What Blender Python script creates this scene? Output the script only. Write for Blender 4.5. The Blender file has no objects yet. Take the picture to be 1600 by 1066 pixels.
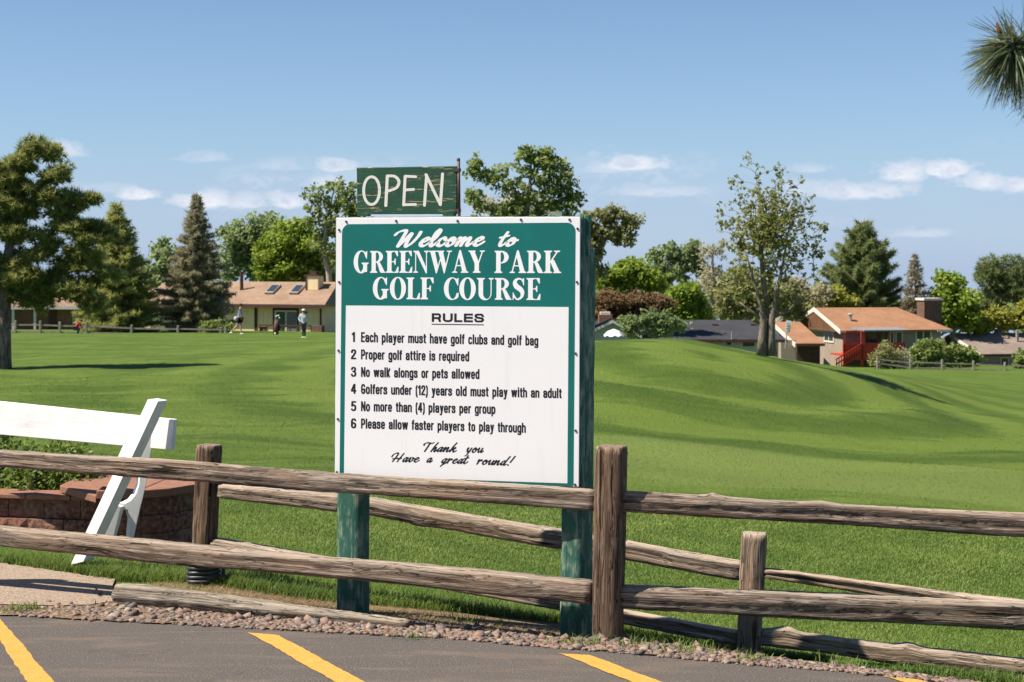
import bpy, math, random
import numpy as np
from mathutils import Vector, Matrix

# ---------------------------------------------------------------- camera, sky, sun, exposure
S = bpy.context.scene
C = S.collection
F = 2500.0            # focal length in photograph pixels (1600 wide)
EYE = 1.87            # camera height above the asphalt
HY = 412.0            # row of the horizon in the photograph
cam_d = bpy.data.cameras.new('camera'); cam = bpy.data.objects.new('camera', cam_d); C.objects.link(cam)
cam.location = (0, 0, EYE); cam.rotation_euler = (math.radians(90), 0, 0)
cam_d.sensor_width = 36; cam_d.lens = 36 * F / 1600; cam_d.shift_y = -(533 - HY) / 1600
cam_d.clip_start = .1; cam_d.clip_end = 9000
cam_d.dof.use_dof = True; cam_d.dof.focus_distance = 8.4; cam_d.dof.aperture_fstop = 9
S.camera = cam
S.view_settings.view_transform = 'Standard'; S.view_settings.look = 'None'
S.view_settings.gamma = 1; S.view_settings.use_curve_mapping = False
S.view_settings.exposure = 0.90
SUN_EL = 55.0; SDX, SDY = .981, .195           # light travels towards +x, +y
sd = bpy.data.lights.new('sun', 'SUN'); sun = bpy.data.objects.new('sun', sd); C.objects.link(sun)
sd.energy = 5.0; sd.angle = math.radians(.5); sd.color = (1, .92, .79)
ce = math.cos(math.radians(SUN_EL)); L = Vector((SDX * ce, SDY * ce, -math.sin(math.radians(SUN_EL))))
sun.rotation_euler = L.to_track_quat('-Z', 'Y').to_euler(); sun.location = (-20, -15, 30)

world = bpy.data.worlds.new('World'); S.world = world; world.use_nodes = True
class NT:
    """small helper to write node trees"""
    def __init__(s, tree): s.t = tree; s.n = tree.nodes; s.l = tree.links
    def new(s, kind, **kw):
        n = s.n.new(kind)
        for k, v in kw.items():
            if isinstance(k, str) and k.startswith('i_'): s.put(n.inputs[k[2:].replace('_', ' ')], v)
            else: setattr(n, k, v)
        return n
    def put(s, sock, v):
        if hasattr(v, 'is_output'): s.l.new(v, sock)
        else: sock.default_value = v
    def math(s, op, a, b=0.0, c=None, clamp=False):
        n = s.n.new('ShaderNodeMath'); n.operation = op; n.use_clamp = clamp
        s.put(n.inputs[0], a); s.put(n.inputs[1], b)
        if c is not None: s.put(n.inputs[2], c)
        return n.outputs[0]
    def vmath(s, op, a, b=None):
        n = s.n.new('ShaderNodeVectorMath'); n.operation = op
        s.put(n.inputs[0], a)
        if b is not None: s.put(n.inputs[1], b)
        return n.outputs['Value'] if op in ('LENGTH', 'DOT_PRODUCT') else n.outputs[0]
    def mapr(s, v, a, b, c=0.0, d=1.0, smooth=False):
        n = s.n.new('ShaderNodeMapRange')
        if smooth: n.interpolation_type = 'SMOOTHSTEP'
        s.put(n.inputs[0], v)
        for i, x in enumerate((a, b, c, d)): n.inputs[1 + i].default_value = x
        return n.outputs[0]
    def noise(s, vec, scale, detail=3, rough=.5, dist=0.0):
        n = s.n.new('ShaderNodeTexNoise'); s.put(n.inputs['Vector'], vec)
        n.inputs['Scale'].default_value = scale; n.inputs['Detail'].default_value = detail
        n.inputs['Roughness'].default_value = rough; n.inputs['Distortion'].default_value = dist
        return n.outputs[0]
    def scale(s, vec, v):
        return s.vmath('MULTIPLY', vec, v)
    def mix(s, f, a, b, kind='MIX'):
        n = s.n.new('ShaderNodeMix'); n.data_type = 'RGBA'; n.blend_type = kind; n.clamp_factor = True
        s.put(n.inputs[0], f)
        for i, x in ((6, a), (7, b)):
            s.put(n.inputs[i], (*x, 1) if isinstance(x, tuple) and len(x) == 3 else x)
        return n.outputs[2]
    def ramp(s, f, stops):
        n = s.n.new('ShaderNodeValToRGB'); e = n.color_ramp.elements
        while len(e) < len(stops): e.new(.5)
        for i, (p, c) in enumerate(stops): e[i].position = p; e[i].color = (*c, 1)
        s.put(n.inputs[0], f); return n.outputs[0]
    def attr(s, name, out='Fac'):
        n = s.n.new('ShaderNodeAttribute'); n.attribute_name = name; return n.outputs[out]

T = NT(world.node_tree); T.n.clear()
sky = T.new('ShaderNodeTexSky'); sky.sky_type = 'NISHITA'; sky.sun_disc = False
sky.sun_elevation = math.radians(SUN_EL); sky.sun_rotation = math.atan2(-SDX, -SDY)
sky.altitude = 1600; sky.air_density = 1.0; sky.dust_density = .6; sky.ozone_density = 1.6
geo = T.new('ShaderNodeTexCoord').outputs['Generated']
sep = T.new('ShaderNodeSeparateXYZ'); T.put(sep.inputs[0], geo)
az = T.math('ARCTAN2', sep.outputs[0], sep.outputs[1])
el = T.math('ARCSINE', sep.outputs[2])
cmb = T.new('ShaderNodeCombineXYZ'); T.put(cmb.inputs[0], az); T.put(cmb.inputs[1], el); ae = cmb.outputs[0]
ns = T.noise(T.scale(geo, (1, 1, 1.7)), 75, 7, .62)
ns3 = T.noise(T.scale(geo, (1, 1, 2.0)), 30, 3, .5)
ns2 = T.noise(T.scale(geo, (1, 1, 3.0)), 9, 3, .5)
wob = T.math('ADD', T.math('MULTIPLY', T.math('SUBTRACT', ns, .5), 2.3), T.math('MULTIPLY', T.math('SUBTRACT', ns3, .5), 1.5))
clouds = [(985,260,62,19,.95),(950,266,40,12,.4),(325,250,52,14,.35),(440,262,62,14,.3),(522,262,38,18,.75),(92,246,38,16,.6),
 (215,309,34,11,.9),(318,318,48,20,.9),(385,320,45,16,.6),(448,318,38,20,.95),(515,290,45,18,.6),(1030,302,85,14,.45),
 (1405,278,46,19,.95),(1478,274,36,17,1.),(1540,292,46,22,.85),(1592,296,34,20,.85),(1345,305,72,19,.7),(1260,300,50,14,.4),
 (1440,368,50,10,.35),(1270,268,34,10,.3),(150,300,60,12,.25),(620,330,120,26,.4),(800,345,120,20,.25)]
mask = None
for (x, y, rx, ry, amp) in clouds:
    c = (math.atan((x - 800) / F), math.atan((HY - y) / F), 0)
    v = T.scale(T.vmath('SUBTRACT', ae, c), (F / rx / 1.12, F / ry / 1.2, 0))
    vy = T.new('ShaderNodeSeparateXYZ'); T.put(vy.inputs[0], v)
    flat_b = T.mapr(vy.outputs[1], -.15, -.75, 0, .9)     # flat undersides
    d = T.math('ADD', T.math('ADD', T.vmath('LENGTH', v), wob), flat_b)
    m = T.math('MULTIPLY', T.mapr(d, 1.12, .30, 0, 1, True), amp)
    mask = m if mask is None else T.math('MAXIMUM', mask, m)
band = T.math('MULTIPLY', T.mapr(el, .012, .035, 0, 1, True), T.mapr(el, .085, .045, 0, 1, True))
rest = T.math('MULTIPLY', T.math('MULTIPLY', T.mapr(ns2, .5, .68, 0, 1, True), T.mapr(ns, .42, .6, .2, 1, True)), band)
out_of_view = T.mapr(T.math('ABSOLUTE', az), .34, .42, .22, .9)
mask = T.math('MAXIMUM', mask, T.math('MULTIPLY', rest, out_of_view))
veil = T.math('MULTIPLY', T.mapr(el, .085, .015, 0, .75, True), T.mapr(ns2, .3, .7, .6, 1))
skyc = T.mix(1.0, sky.outputs[0], (.88, 1.04, 1.18), 'MULTIPLY')
skyc = T.mix(T.mapr(el, .0, .22, .55, 0), skyc, (4.1, 5.5, 7.5))
skyc = T.mix(veil, skyc, (4.4, 5.5, 7.6))
cl_col = T.mix(T.mapr(ns, .35, .62), (6.6, 7.1, 8.6), (10.2, 10.0, 10.2))
final = T.mix(T.math('MULTIPLY', mask, .84), skyc, cl_col)
final = T.mix(T.mapr(el, .012, -.004), final, (4.3, 5.4, 7.2))
bg = T.new('ShaderNodeBackground'); T.put(bg.inputs[0], final); bg.inputs[1].default_value = .055
wo = T.new('ShaderNodeOutputWorld'); T.l.new(bg.outputs[0], wo.inputs[0])

# ---------------------------------------------------------------- helpers
rnd = random.Random(11); R = np.random.default_rng(5)
def P(px, py, Y): return np.array([(px - 800) / F * Y, Y, EYE - (py - HY) / F * Y])
def tag(o, label=None, cat=None, group=None, kind=None):
    for k, v in (('label', label), ('category', cat), ('group', group), ('kind', kind)):
        if v: o[k] = v
    return o
def thing(name, loc, label, cat, group=None, rz=0.0):
    o = bpy.data.objects.new(name, None); C.objects.link(o); o.location = [float(a) for a in loc]
    o.rotation_euler[2] = rz; o.empty_display_size = .2
    return tag(o, label, cat, group)
def off(parent):
    """total translation of the parents (none of them is rotated when this is used)"""
    v = np.zeros(3)
    while parent is not None:
        v += np.array(parent.location); parent = parent.parent
    return v
def arr_mesh(name, V, Fc, attrs=None, smooth=False):
    """V (n,3); Fc (m,k) equal sized faces or a list of faces"""
    me = bpy.data.meshes.new(name); V = np.asarray(V, np.float32)
    if isinstance(Fc, np.ndarray):
        m, k = Fc.shape
        me.vertices.add(len(V)); me.vertices.foreach_set('co', V.ravel())
        me.loops.add(m * k); me.loops.foreach_set('vertex_index', Fc.astype(np.int32).ravel())
        me.polygons.add(m); me.polygons.foreach_set('loop_start', np.arange(0, m * k, k, dtype=np.int32))
        try: me.polygons.foreach_set('loop_total', np.full(m, k, np.int32))
        except Exception: pass
        me.update(calc_edges=True)
    else:
        me.from_pydata([tuple(map(float, v)) for v in V], [], [tuple(map(int, f)) for f in Fc]); me.update()
    for an, (typ, dom, data) in (attrs or {}).items():
        a = me.attributes.new(an, typ, dom)
        a.data.foreach_set('vector' if typ == 'FLOAT_VECTOR' else 'value', np.asarray(data, np.float32).ravel())
    if smooth: me.polygons.foreach_set('use_smooth', np.ones(len(me.polygons), bool)); me.update()
    return me
def obj(name, V, Fc, mat, parent=None, attrs=None, smooth=False, world_co=True):
    V = np.asarray(V, float)
    if parent is not None and world_co: V = V - off(parent)
    me = arr_mesh(name, V, Fc, attrs, smooth)
    me.materials.append(mat)
    o = bpy.data.objects.new(name, me); C.objects.link(o)
    if parent is not None: o.parent = parent
    return o
class MB:
    """collects boxes, prisms and tubes into one mesh"""
    def __init__(s): s.v = []; s.f = []
    def add(s, V, Fc):
        n = len(s.v); s.v += [tuple(map(float, p)) for p in V]; s.f += [tuple(n + i for i in f) for f in Fc]; return s
    def box(s, a, b):
        (x0, y0, z0), (x1, y1, z1) = a, b
        return s.hexa([(x0,y0,z0),(x1,y0,z0),(x1,y1,z0),(x0,y1,z0),(x0,y0,z1),(x1,y0,z1),(x1,y1,z1),(x0,y1,z1)])
    def hexa(s, p): return s.add(p, [(0,3,2,1),(4,5,6,7),(0,1,5,4),(1,2,6,5),(2,3,7,6),(3,0,4,7)])
    def prism(s, poly, d):
        """poly: 3d points, d: extrusion vector"""
        n = len(poly); p = [np.array(q, float) for q in poly]; d = np.array(d, float)
        return s.add(p + [q + d for q in p], [tuple(range(n))[::-1], tuple(range(n, 2*n))] + [(i, (i+1) % n, n+(i+1) % n, n+i) for i in range(n)])
    def tube(s, pts, rad, k=8, cap=True):
        pts = [np.array(p, float) for p in pts]; n0 = len(pts)
        if not hasattr(rad, '__len__'): rad = [rad] * n0
        V = []; Fc = []; ref = None
        for i, p in enumerate(pts):
            t = pts[min(i+1, n0-1)] - pts[max(i-1, 0)]; t = t / (np.linalg.norm(t) + 1e-9)
            if ref is None: ref = np.array([0, 0, 1.]) if abs(t[2]) < .9 else np.array([1., 0, 0])
            a = np.cross(t, ref); a /= np.linalg.norm(a) + 1e-9; b = np.cross(t, a); ref = -b if False else ref
            for j in range(k):
                w = 2*math.pi*j/k; V.append(p + rad[i]*(a*math.cos(w) + b*math.sin(w)))
        for i in range(n0-1):
            for j in range(k):
                Fc.append((i*k+j, i*k+(j+1) % k, (i+1)*k+(j+1) % k, (i+1)*k+j))
        if cap: Fc += [tuple(range(k))[::-1], tuple(range((n0-1)*k, n0*k))]
        return s.add(V, Fc)
    def ball(s, c, r, n=10, m=7):
        c = np.array(c, float); r = np.array(r if hasattr(r, '__len__') else (r, r, r), float); V = []; Fc = []
        for i in range(m+1):
            a = math.pi*i/m
            for j in range(n):
                b = 2*math.pi*j/n; V.append(c + r*np.array([math.sin(a)*math.cos(b), math.sin(a)*math.sin(b), math.cos(a)]))
        for i in range(m):
            for j in range(n): Fc.append((i*n+j, (i+1)*n+j, (i+1)*n+(j+1) % n, i*n+(j+1) % n))
        return s.add(V, Fc)
    def build(s, name, mat, parent=None, smooth=False, world_co=True, bevel=0.0):
        o = obj(name, np.array(s.v), s.f, mat, parent, None, smooth, world_co)
        if bevel:
            m = o.modifiers.new('bevel', 'BEVEL'); m.width = bevel; m.segments = 2; m.limit_method = 'ANGLE'
        return o

# ---------------------------------------------------------------- materials
def new_mat(name, rough=.8, spec=.3):
    m = bpy.data.materials.new(name); m.use_nodes = True; t = NT(m.node_tree); t.n.clear()
    b = t.new('ShaderNodeBsdfPrincipled'); b.inputs['Roughness'].default_value = rough
    b.inputs['Specular IOR Level'].default_value = spec
    o = t.new('ShaderNodeOutputMaterial'); t.l.new(b.outputs[0], o.inputs[0])
    return m, t, b
def bump(t, b, h, strength=.5, dist=.01):
    n = t.new('ShaderNodeBump'); n.inputs['Strength'].default_value = strength; n.inputs['Distance'].default_value = dist
    t.put(n.inputs['Height'], h); t.l.new(n.outputs[0], b.inputs['Normal'])
def pos(t): return t.new('ShaderNodeNewGeometry').outputs['Position']
def flat(name, col, rough=.7, var=.12, scale=6, spec=.3, bs=.15, metal=0):
    """paint or plain stuff with a little uneven tone, dirt and relief"""
    m, t, b = new_mat(name, rough, spec); p = pos(t)
    n = t.noise(p, scale, 4, .6)
    c2 = tuple(c * (1 - var * 2) for c in col); c1 = tuple(min(1, c * (1 + var * .6)) for c in col)
    t.put(b.inputs['Base Color'], t.ramp(n, [(.3, c2), (.7, c1)]))
    if bs: bump(t, b, t.noise(p, scale * 12, 3, .6), bs, .01)
    b.inputs['Metallic'].default_value = metal
    return m
def wood_mat(name, dark, mid, light, tint=0.0, fs=1.0):
    """weathered timber; attribute co = (along, across, around) in metres"""
    m, t, b = new_mat(name, .9, .15); co = t.attr('co', 'Vector'); v = t.attr('seed')
    sh = t.new('ShaderNodeCombineXYZ'); t.put(sh.inputs[0], t.math('MULTIPLY', v, 17.3)); t.put(sh.inputs[1], t.math('MULTIPLY', v, 5.1))
    co = t.vmath('ADD', co, sh.outputs[0])
    warp = t.noise(t.scale(co, (1.6, 6, 6)), 1.6, 2, .5)
    wv = t.new('ShaderNodeCombineXYZ'); t.put(wv.inputs[1], t.math('MULTIPLY', warp, .05)); t.put(wv.inputs[2], t.math('MULTIPLY', warp, .05))
    cw = t.vmath('ADD', co, wv.outputs[0])
    g1 = t.noise(t.scale(cw, (1.3, 42, 42)), 1.6, 4, .62)
    g2 = t.noise(t.scale(cw, (2.6, 110, 110)), 1.5, 3, .6)
    big = t.noise(t.scale(co, (2.2, 7, 7)), 1.0, 3, .5)
    c = t.ramp(g1, [(.34, dark), (.48, mid), (.62, light)])
    c = t.mix(t.mapr(g2, .42, .60, .75, 0), c, tuple(x * .55 for x in dark))
    c = t.mix(t.mapr(big, .35, .68, 0, .55), c, tuple(x * y for x, y in zip(mid, (1.20, .98, .78))))
    crack = t.mapr(t.noise(t.scale(cw, (.9, 26, 26)), 1.7, 2, .45), .655, .69, 0, 1)
    c = t.mix(t.math('MULTIPLY', crack, .9), c, tuple(x * .22 for x in dark))
    fl = t.noise(t.scale(cw, (.55, 30, 30)), 1.4, 2, .4); fine_c = t.mapr(t.math('ABSOLUTE', t.math('SUBTRACT', fl, .47)), 0, .013, 1, 0)
    c = t.mix(t.math('MULTIPLY', fine_c, .5), c, tuple(x * .3 for x in dark)); crack = t.math('MAXIMUM', crack, fine_c)
    kn = t.new('ShaderNodeTexVoronoi'); t.put(kn.inputs['Vector'], t.scale(co, (2.3, 9, 9))); kn.inputs['Scale'].default_value = 1.0
    c = t.mix(t.mapr(kn.outputs['Distance'], .17, .10, 0, .8), c, tuple(x * .5 for x in dark))
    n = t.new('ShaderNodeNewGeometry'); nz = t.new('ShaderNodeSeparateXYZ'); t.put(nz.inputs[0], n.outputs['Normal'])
    # sunlight on the tops put into the colour: upward faces mixed lighter
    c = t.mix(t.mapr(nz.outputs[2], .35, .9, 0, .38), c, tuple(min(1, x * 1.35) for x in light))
    t.put(b.inputs['Base Color'], c)
    h = t.math('ADD', t.math('MULTIPLY', g1, .8), t.math('MULTIPLY', g2, .35)); h = t.math('SUBTRACT', h, t.math('MULTIPLY', crack, 1.4))
    bump(t, b, h, 1.0, .010)
    return m
M = {}
M['rail'] = wood_mat('weathered_rail_wood', (.065,.045,.034), (.205,.160,.128), (.38,.315,.255))
M['post'] = wood_mat('weathered_post_wood', (.050,.034,.025), (.165,.115,.083), (.30,.23,.175))
M['grey_rail'] = wood_mat('grey_split_wood', (.095,.07,.055), (.30,.235,.185), (.48,.40,.325))
M['timber'] = wood_mat('grey_timber', (.075,.06,.048), (.21,.175,.14), (.34,.29,.235))
def green_post():
    m, t, b = new_mat('worn_green_paint', .7, .3); co = t.attr('co', 'Vector'); v = t.attr('seed')
    sh = t.new('ShaderNodeCombineXYZ'); t.put(sh.inputs[0], t.math('MULTIPLY', v, 13.7)); co = t.vmath('ADD', co, sh.outputs[0])
    g = t.noise(t.scale(co, (3, 60, 60)), 1.5, 4, .6)
    # rough sawn cross marks, slanted
    sx = t.new('ShaderNodeSeparateXYZ'); t.put(sx.inputs[0], co)
    saw = t.math('SINE', t.math('MULTIPLY', t.math('ADD', sx.outputs[0], t.math('MULTIPLY', sx.outputs[1], .45)), 520))
    base = t.ramp(t.noise(co, 5, 4, .6), [(.3, (.014,.075,.055)), (.7, (.035,.14,.10))])
    wear = t.math('ADD', t.math('MULTIPLY', t.noise(t.scale(co, (5, 14, 14)), 1.6, 4, .6), .8), t.math('MULTIPLY', g, .35))
    c = t.mix(t.mapr(wear, .57, .70, 0, .65), base, (.34,.36,.26))
    c = t.mix(t.math('MULTIPLY', t.mapr(saw, .2, 1, 0, 1), t.mapr(wear, .52, .68, .0, .30)), c, (.24,.32,.26))
    t.put(b.inputs['Base Color'], c)
    bump(t, b, t.math('ADD', t.math('MULTIPLY', saw, .15), g), .5, .004); return m
M['green_post'] = green_post()
M['white_board'] = flat('sign_white', (.86,.845,.83), .45, .025, 2.5, .35, .03)
def board_white():
    m, t, b = new_mat('sign_white_weathered', .45, .35); p = pos(t)
    n = t.noise(t.scale(p, (14, 14, 1.1)), 1.5, 4, .6); q = t.noise(p, 2.2, 4, .6)
    c = t.mix(t.mapr(n, .56, .74, 0, .22), (.86,.845,.83), (.62,.60,.54)); c = t.mix(t.mapr(q, .5, .75, 0, .18), c, (.66,.66,.63))
    t.put(b.inputs['Base Color'], c); return m
M['white_board'] = board_white()
M['teal'] = flat('sign_teal', (.002,.150,.130), .5, .05, 5, .35, .03)
M['ink'] = flat('sign_black_print', (.018,.016,.018), .5, .05, 6, .3, 0)
M['white_print'] = flat('sign_white_print', (.88,.88,.86), .5, .02, 6, .3, 0)
M['screw'] = flat('screw_dark_metal', (.10,.085,.075), .5, .2, 60, .5, .1, .6)
M['rust_pipe'] = flat('brown_iron', (.10,.065,.06), .55, .2, 40, .5, .2, .4)
M['white_wood'] = None
def white_wood():
    m, t, b = new_mat('white_painted_wood', .55, .35); p = t.attr('co', 'Vector')
    g = t.noise(t.scale(p, (2, 40, 40)), 1.5, 4, .6); n = t.noise(p, 3.5, 5, .65)
    c = t.ramp(n, [(.28, (.66,.65,.63)), (.55, (.80,.79,.78)), (.8, (.83,.82,.81))])
    kn = t.new('ShaderNodeTexVoronoi'); t.put(kn.inputs['Vector'], t.scale(p, (2.6, 9, 9))); kn.inputs['Scale'].default_value = 1.0
    c = t.mix(t.mapr(kn.outputs['Distance'], .10, .04, 0, .5), c, (.45,.38,.30))
    c = t.mix(t.mapr(g, .66, .78, 0, .35), c, (.45,.42,.38))
    t.put(b.inputs['Base Color'], c); bump(t, b, g, .3, .004); return m
M['white_wood'] = white_wood()
def open_paint():
    m, t, b = new_mat('cracked_dark_green_paint', .6, .35); p = t.attr('co', 'Vector')
    g = t.noise(t.scale(p, (5, 55, 55)), 1.5, 5, .7); a = t.noise(t.scale(p, (4, 10, 10)), 1.5, 3, .5)
    c = t.ramp(t.noise(p, 7, 4, .6), [(.3, (.010,.052,.026)), (.7, (.018,.085,.045))])
    pe = t.math('MULTIPLY', t.mapr(g, .565, .60, 0, 1), t.mapr(a, .46, .55, 0, 1))
    c = t.mix(pe, c, (.42,.33,.16)); c = t.mix(t.mapr(g, .40, .34, 0, .5), c, (.006,.02,.012))
    t.put(b.inputs['Base Color'], c); bump(t, b, t.math('SUBTRACT', g, pe), .5, .003); return m
M['open_green'] = open_paint()
def hand_white():
    m, t, b = new_mat('hand_painted_cream', .6, .3); p = t.attr('co', 'Vector')
    g = t.noise(t.scale(p, (5, 60, 60)), 1.5, 5, .7)
    c = t.mix(t.mapr(g, .62, .68, 0, .9), (.74,.72,.64), (.30,.27,.16)); t.put(b.inputs['Base Color'], c); return m
M['hand_white'] = hand_white()
def asphalt():
    m, t, b = new_mat('asphalt', .9, .2); p = pos(t)
    fine = t.noise(p, 130, 4, .8); mid = t.noise(p, 26, 4, .65); big = t.noise(t.scale(p, (.5, 1.6, 1)), 1.5, 4, .6)
    c = t.ramp(fine, [(.36, (.034,.029,.027)), (.50, (.086,.074,.067)), (.66, (.20,.178,.16))])
    c = t.mix(t.mapr(big, .35, .7, 0, .5), c, (.100,.085,.074))
    c = t.mix(t.mapr(mid, .58, .72, 0, .35), c, (.125,.105,.09))
    c = t.mix(t.mapr(t.noise(t.scale(p, (.9, 5, 1)), 1.3, 5, .65, .6), .52, .66, 0, .5), c, (.17,.125,.095))
    c = t.mix(t.mapr(t.noise(p, 2.3, 5, .7), .60, .70, 0, .45), c, (.040,.035,.033))
    v = t.new('ShaderNodeTexVoronoi'); v.feature = 'DISTANCE_TO_EDGE'; v.inputs['Scale'].default_value = .55
    t.put(v.inputs['Vector'], t.vmath('ADD', p, t.scale(t.new('ShaderNodeTexNoise').outputs[1], (.3,.3,.3))))
    s = t.new('ShaderNodeTexVoronoi'); t.put(s.inputs['Vector'], p); s.inputs['Scale'].default_value = 48
    c = t.mix(t.mapr(s.outputs['Distance'], .16, .10, 0, .55), c, (.34,.31,.28))
    t.put(b.inputs['Base Color'], c); bump(t, b, t.math('ADD', fine, t.math('MULTIPLY', mid, .6)), .6, .006); return m
M['asphalt'] = asphalt()
def stripe():
    m, t, b = new_mat('yellow_road_paint', .75, .25); p = pos(t)
    f = t.noise(p, 160, 3, .7); n = t.noise(p, 14, 4, .65)
    c = t.ramp(n, [(.3, (.46,.245,.045)), (.7, (.58,.33,.065))])
    c = t.mix(t.math('MULTIPLY', t.mapr(f, .52, .64, 0, 1), t.mapr(n, .40, .60, .3, 1)), c, (.10,.085,.07))
    t.put(b.inputs['Base Color'], c); bump(t, b, f, .5, .004); return m
M['stripe'] = stripe()
def concrete():
    m, t, b = new_mat('pebbled_concrete', .9, .2); p = pos(t)
    s = t.new('ShaderNodeTexVoronoi'); t.put(s.inputs['Vector'], p); s.inputs['Scale'].default_value = 110
    c = t.ramp(s.outputs['Color'], [(.1, (.13,.095,.07)), (.5, (.26,.195,.145)), (.9, (.40,.33,.26))])
    c = t.mix(t.mapr(t.noise(p, 3, 4, .6), .35, .7, .15, .5), c, (.28,.21,.155))
    t.put(b.inputs['Base Color'], c); bump(t, b, s.outputs['Distance'], .5, .004); return m
M['concrete'] = concrete()
def soil():
    m, t, b = new_mat('dry_soil_and_thatch', .95, .1); p = pos(t)
    n = t.noise(p, 45, 4, .7); c = t.ramp(n, [(.3, (.08,.055,.035)), (.55, (.22,.155,.095)), (.75, (.36,.27,.17))])
    t.put(b.inputs['Base Color'], c); bump(t, b, n, 1, .02); return m
M['soil'] = soil()
def stone():
    m, t, b = new_mat('gravel_stone', .85, .25); p = pos(t)
    oi = t.new('ShaderNodeObjectInfo').outputs['Random']; a = t.attr('v')
    r = t.math('FRACT', t.math('ADD', oi, a))
    c = t.ramp(r, [(.0, (.22,.12,.09)), (.2, (.30,.19,.14)), (.38, (.11,.10,.105)), (.55, (.25,.16,.125)), (.7, (.085,.08,.085)), (.85, (.34,.26,.20)), (1, (.17,.13,.12))])
    c = t.mix(t.mapr(t.noise(p, 60, 4, .7), .35, .7, 0, .55), c, (.17,.135,.115))
    t.put(b.inputs['Base Color'], c); bump(t, b, t.noise(p, 90, 3, .6), .5, .004); return m
M['stone'] = stone()
def block():
    m, t, b = new_mat('red_split_block', .92, .15); p = pos(t); oi = t.new('ShaderNodeObjectInfo').outputs['Random']
    n = t.noise(p, 30, 5, .7)
    c = t.ramp(n, [(.36, (.065,.028,.022)), (.5, (.19,.085,.06)), (.66, (.33,.17,.12))])
    c = t.mix(t.math('MULTIPLY', oi, .35), c, (.17,.085,.06))
    c = t.mix(t.mapr(t.noise(p, 4, 3, .6), .5, .7, 0, .4), c, (.33,.22,.17))
    t.put(b.inputs['Base Color'], c); bump(t, b, n, .8, .012); return m
M['block'] = block()
M['cap'] = flat('red_cap_stone', (.27,.135,.09), .9, .12, 14, .2, .5)
M['tubing'] = flat('black_corrugated_tube', (.028,.034,.040), .45, .15, 30, .5, .1)
def lawn():
    m, t, b = new_mat('mown_grass', .85, .12); p = pos(t)
    a = t.noise(t.scale(p, (.35, .22, 0)), 1.0, 4, .6, .8)
    st = t.noise(t.scale(p, (.10, .55, 0)), 1.0, 3, .55, .6)
    sm = t.noise(t.scale(p, (2.2, .9, 1)), 1.0, 4, .65); fine = t.noise(t.scale(p, (1, .6, 1)), 55, 3, .7)
    c = t.ramp(sm, [(.3, (0.072,0.125,0.017)), (.5, (0.113,0.176,0.025)), (.7, (0.155,0.214,0.035))])
    m2 = t.noise(t.scale(p, (.9, 1.5, 0)), 1.0, 5, .68, .5); m3 = t.noise(t.scale(p, (.28, .9, 0)), 1.0, 4, .62, .4)
    c = t.mix(t.mapr(m2, .46, .60, 0, .6), c, (0.064,0.114,0.016)); c = t.mix(t.mapr(m2, .45, .34, 0, .55), c, (0.167,0.224,0.040))
    c = t.mix(t.mapr(m3, .50, .60, 0, .55), c, (0.065,0.119,0.016))
    c = t.mix(t.mapr(a, .40, .58, 0, .55), c, (0.146,0.213,0.035))
    c = t.mix(t.mapr(st, .50, .58, 0, .75), c, (0.062,0.111,0.014))
    c = t.mix(t.mapr(t.noise(t.scale(p, (.5, .35, 0)), 1.3, 3, .6), .60, .74, 0, .5), c, (0.204,0.224,0.055))
    # mown rings round the far mound and a paler fairway
    sx = t.new('ShaderNodeSeparateXYZ'); t.put(sx.inputs[0], p)
    dx = t.math('SUBTRACT', sx.outputs[0], 7.0); dy = t.math('MULTIPLY', t.math('SUBTRACT', sx.outputs[1], 57), .55)
    rr = t.math('SQRT', t.math('ADD', t.math('MULTIPLY', dx, dx), t.math('MULTIPLY', dy, dy)))
    rr = t.math('ADD', rr, t.math('MULTIPLY', st, 3.0))
    ring = t.math('SINE', t.math('MULTIPLY', rr, 1.5)); near = t.mapr(rr, 26, 14, 0, 1)
    c = t.mix(t.math('MULTIPLY', t.mapr(ring, 0, -.4, 0, .75), near), c, (0.163,0.224,0.036))
    c = t.mix(t.math('MULTIPLY', t.mapr(ring, 0, 1, 0, .6), near), c, (0.057,0.097,0.012))
    fair = t.math('ABSOLUTE', t.math('SUBTRACT', sx.outputs[1], t.math('ADD', 31, t.math('MULTIPLY', t.math('MULTIPLY', sx.outputs[0], sx.outputs[0]), -.06))))
    c = t.mix(t.math('MULTIPLY', t.mapr(t.math('ADD', fair, t.math('MULTIPLY', a, 2)), 6.5, 5.2, 0, .75, True), t.mapr(sx.outputs[0], -1.0, 2.5)), c, (0.191,0.246,0.059))
    c = t.mix(t.mapr(fine, .35, .7, .38, 0), c, (0.045,0.079,0.012))
    t.put(b.inputs['Base Color'], c)
    bump(t, b, t.math('ADD', fine, t.math('MULTIPLY', t.noise(t.scale(p, (3, 1.3, 1)), 3.0, 4, .7), 1.6)), 1.0, .045); return m
M['lawn'] = lawn()
def leaf(name, cols, trans=.42, rough=.6):
    m, t, b = new_mat(name, rough, .25); v = t.attr('v')
    c = t.ramp(v, [(i / (len(cols) - 1), k) for i, k in enumerate(cols)])
    t.put(b.inputs['Base Color'], c)
    tr = t.new('ShaderNodeBsdfTranslucent'); t.put(tr.inputs[0], t.mix(.5, c, tuple(min(1, x * 1.5) for x in cols[-1])))
    mx = t.new('ShaderNodeMixShader'); mx.inputs[0].default_value = trans
    t.l.new(b.outputs[0], mx.inputs[1]); t.l.new(tr.outputs[0], mx.inputs[2])
    o = [n for n in t.n if n.type == 'OUTPUT_MATERIAL'][0]; t.l.new(mx.outputs[0], o.inputs[0]); return m
M['pine'] = leaf('pine_needles', [(.081,.106,.030), (.213,.244,.069), (.425,.419,.138)], .38)
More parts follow.
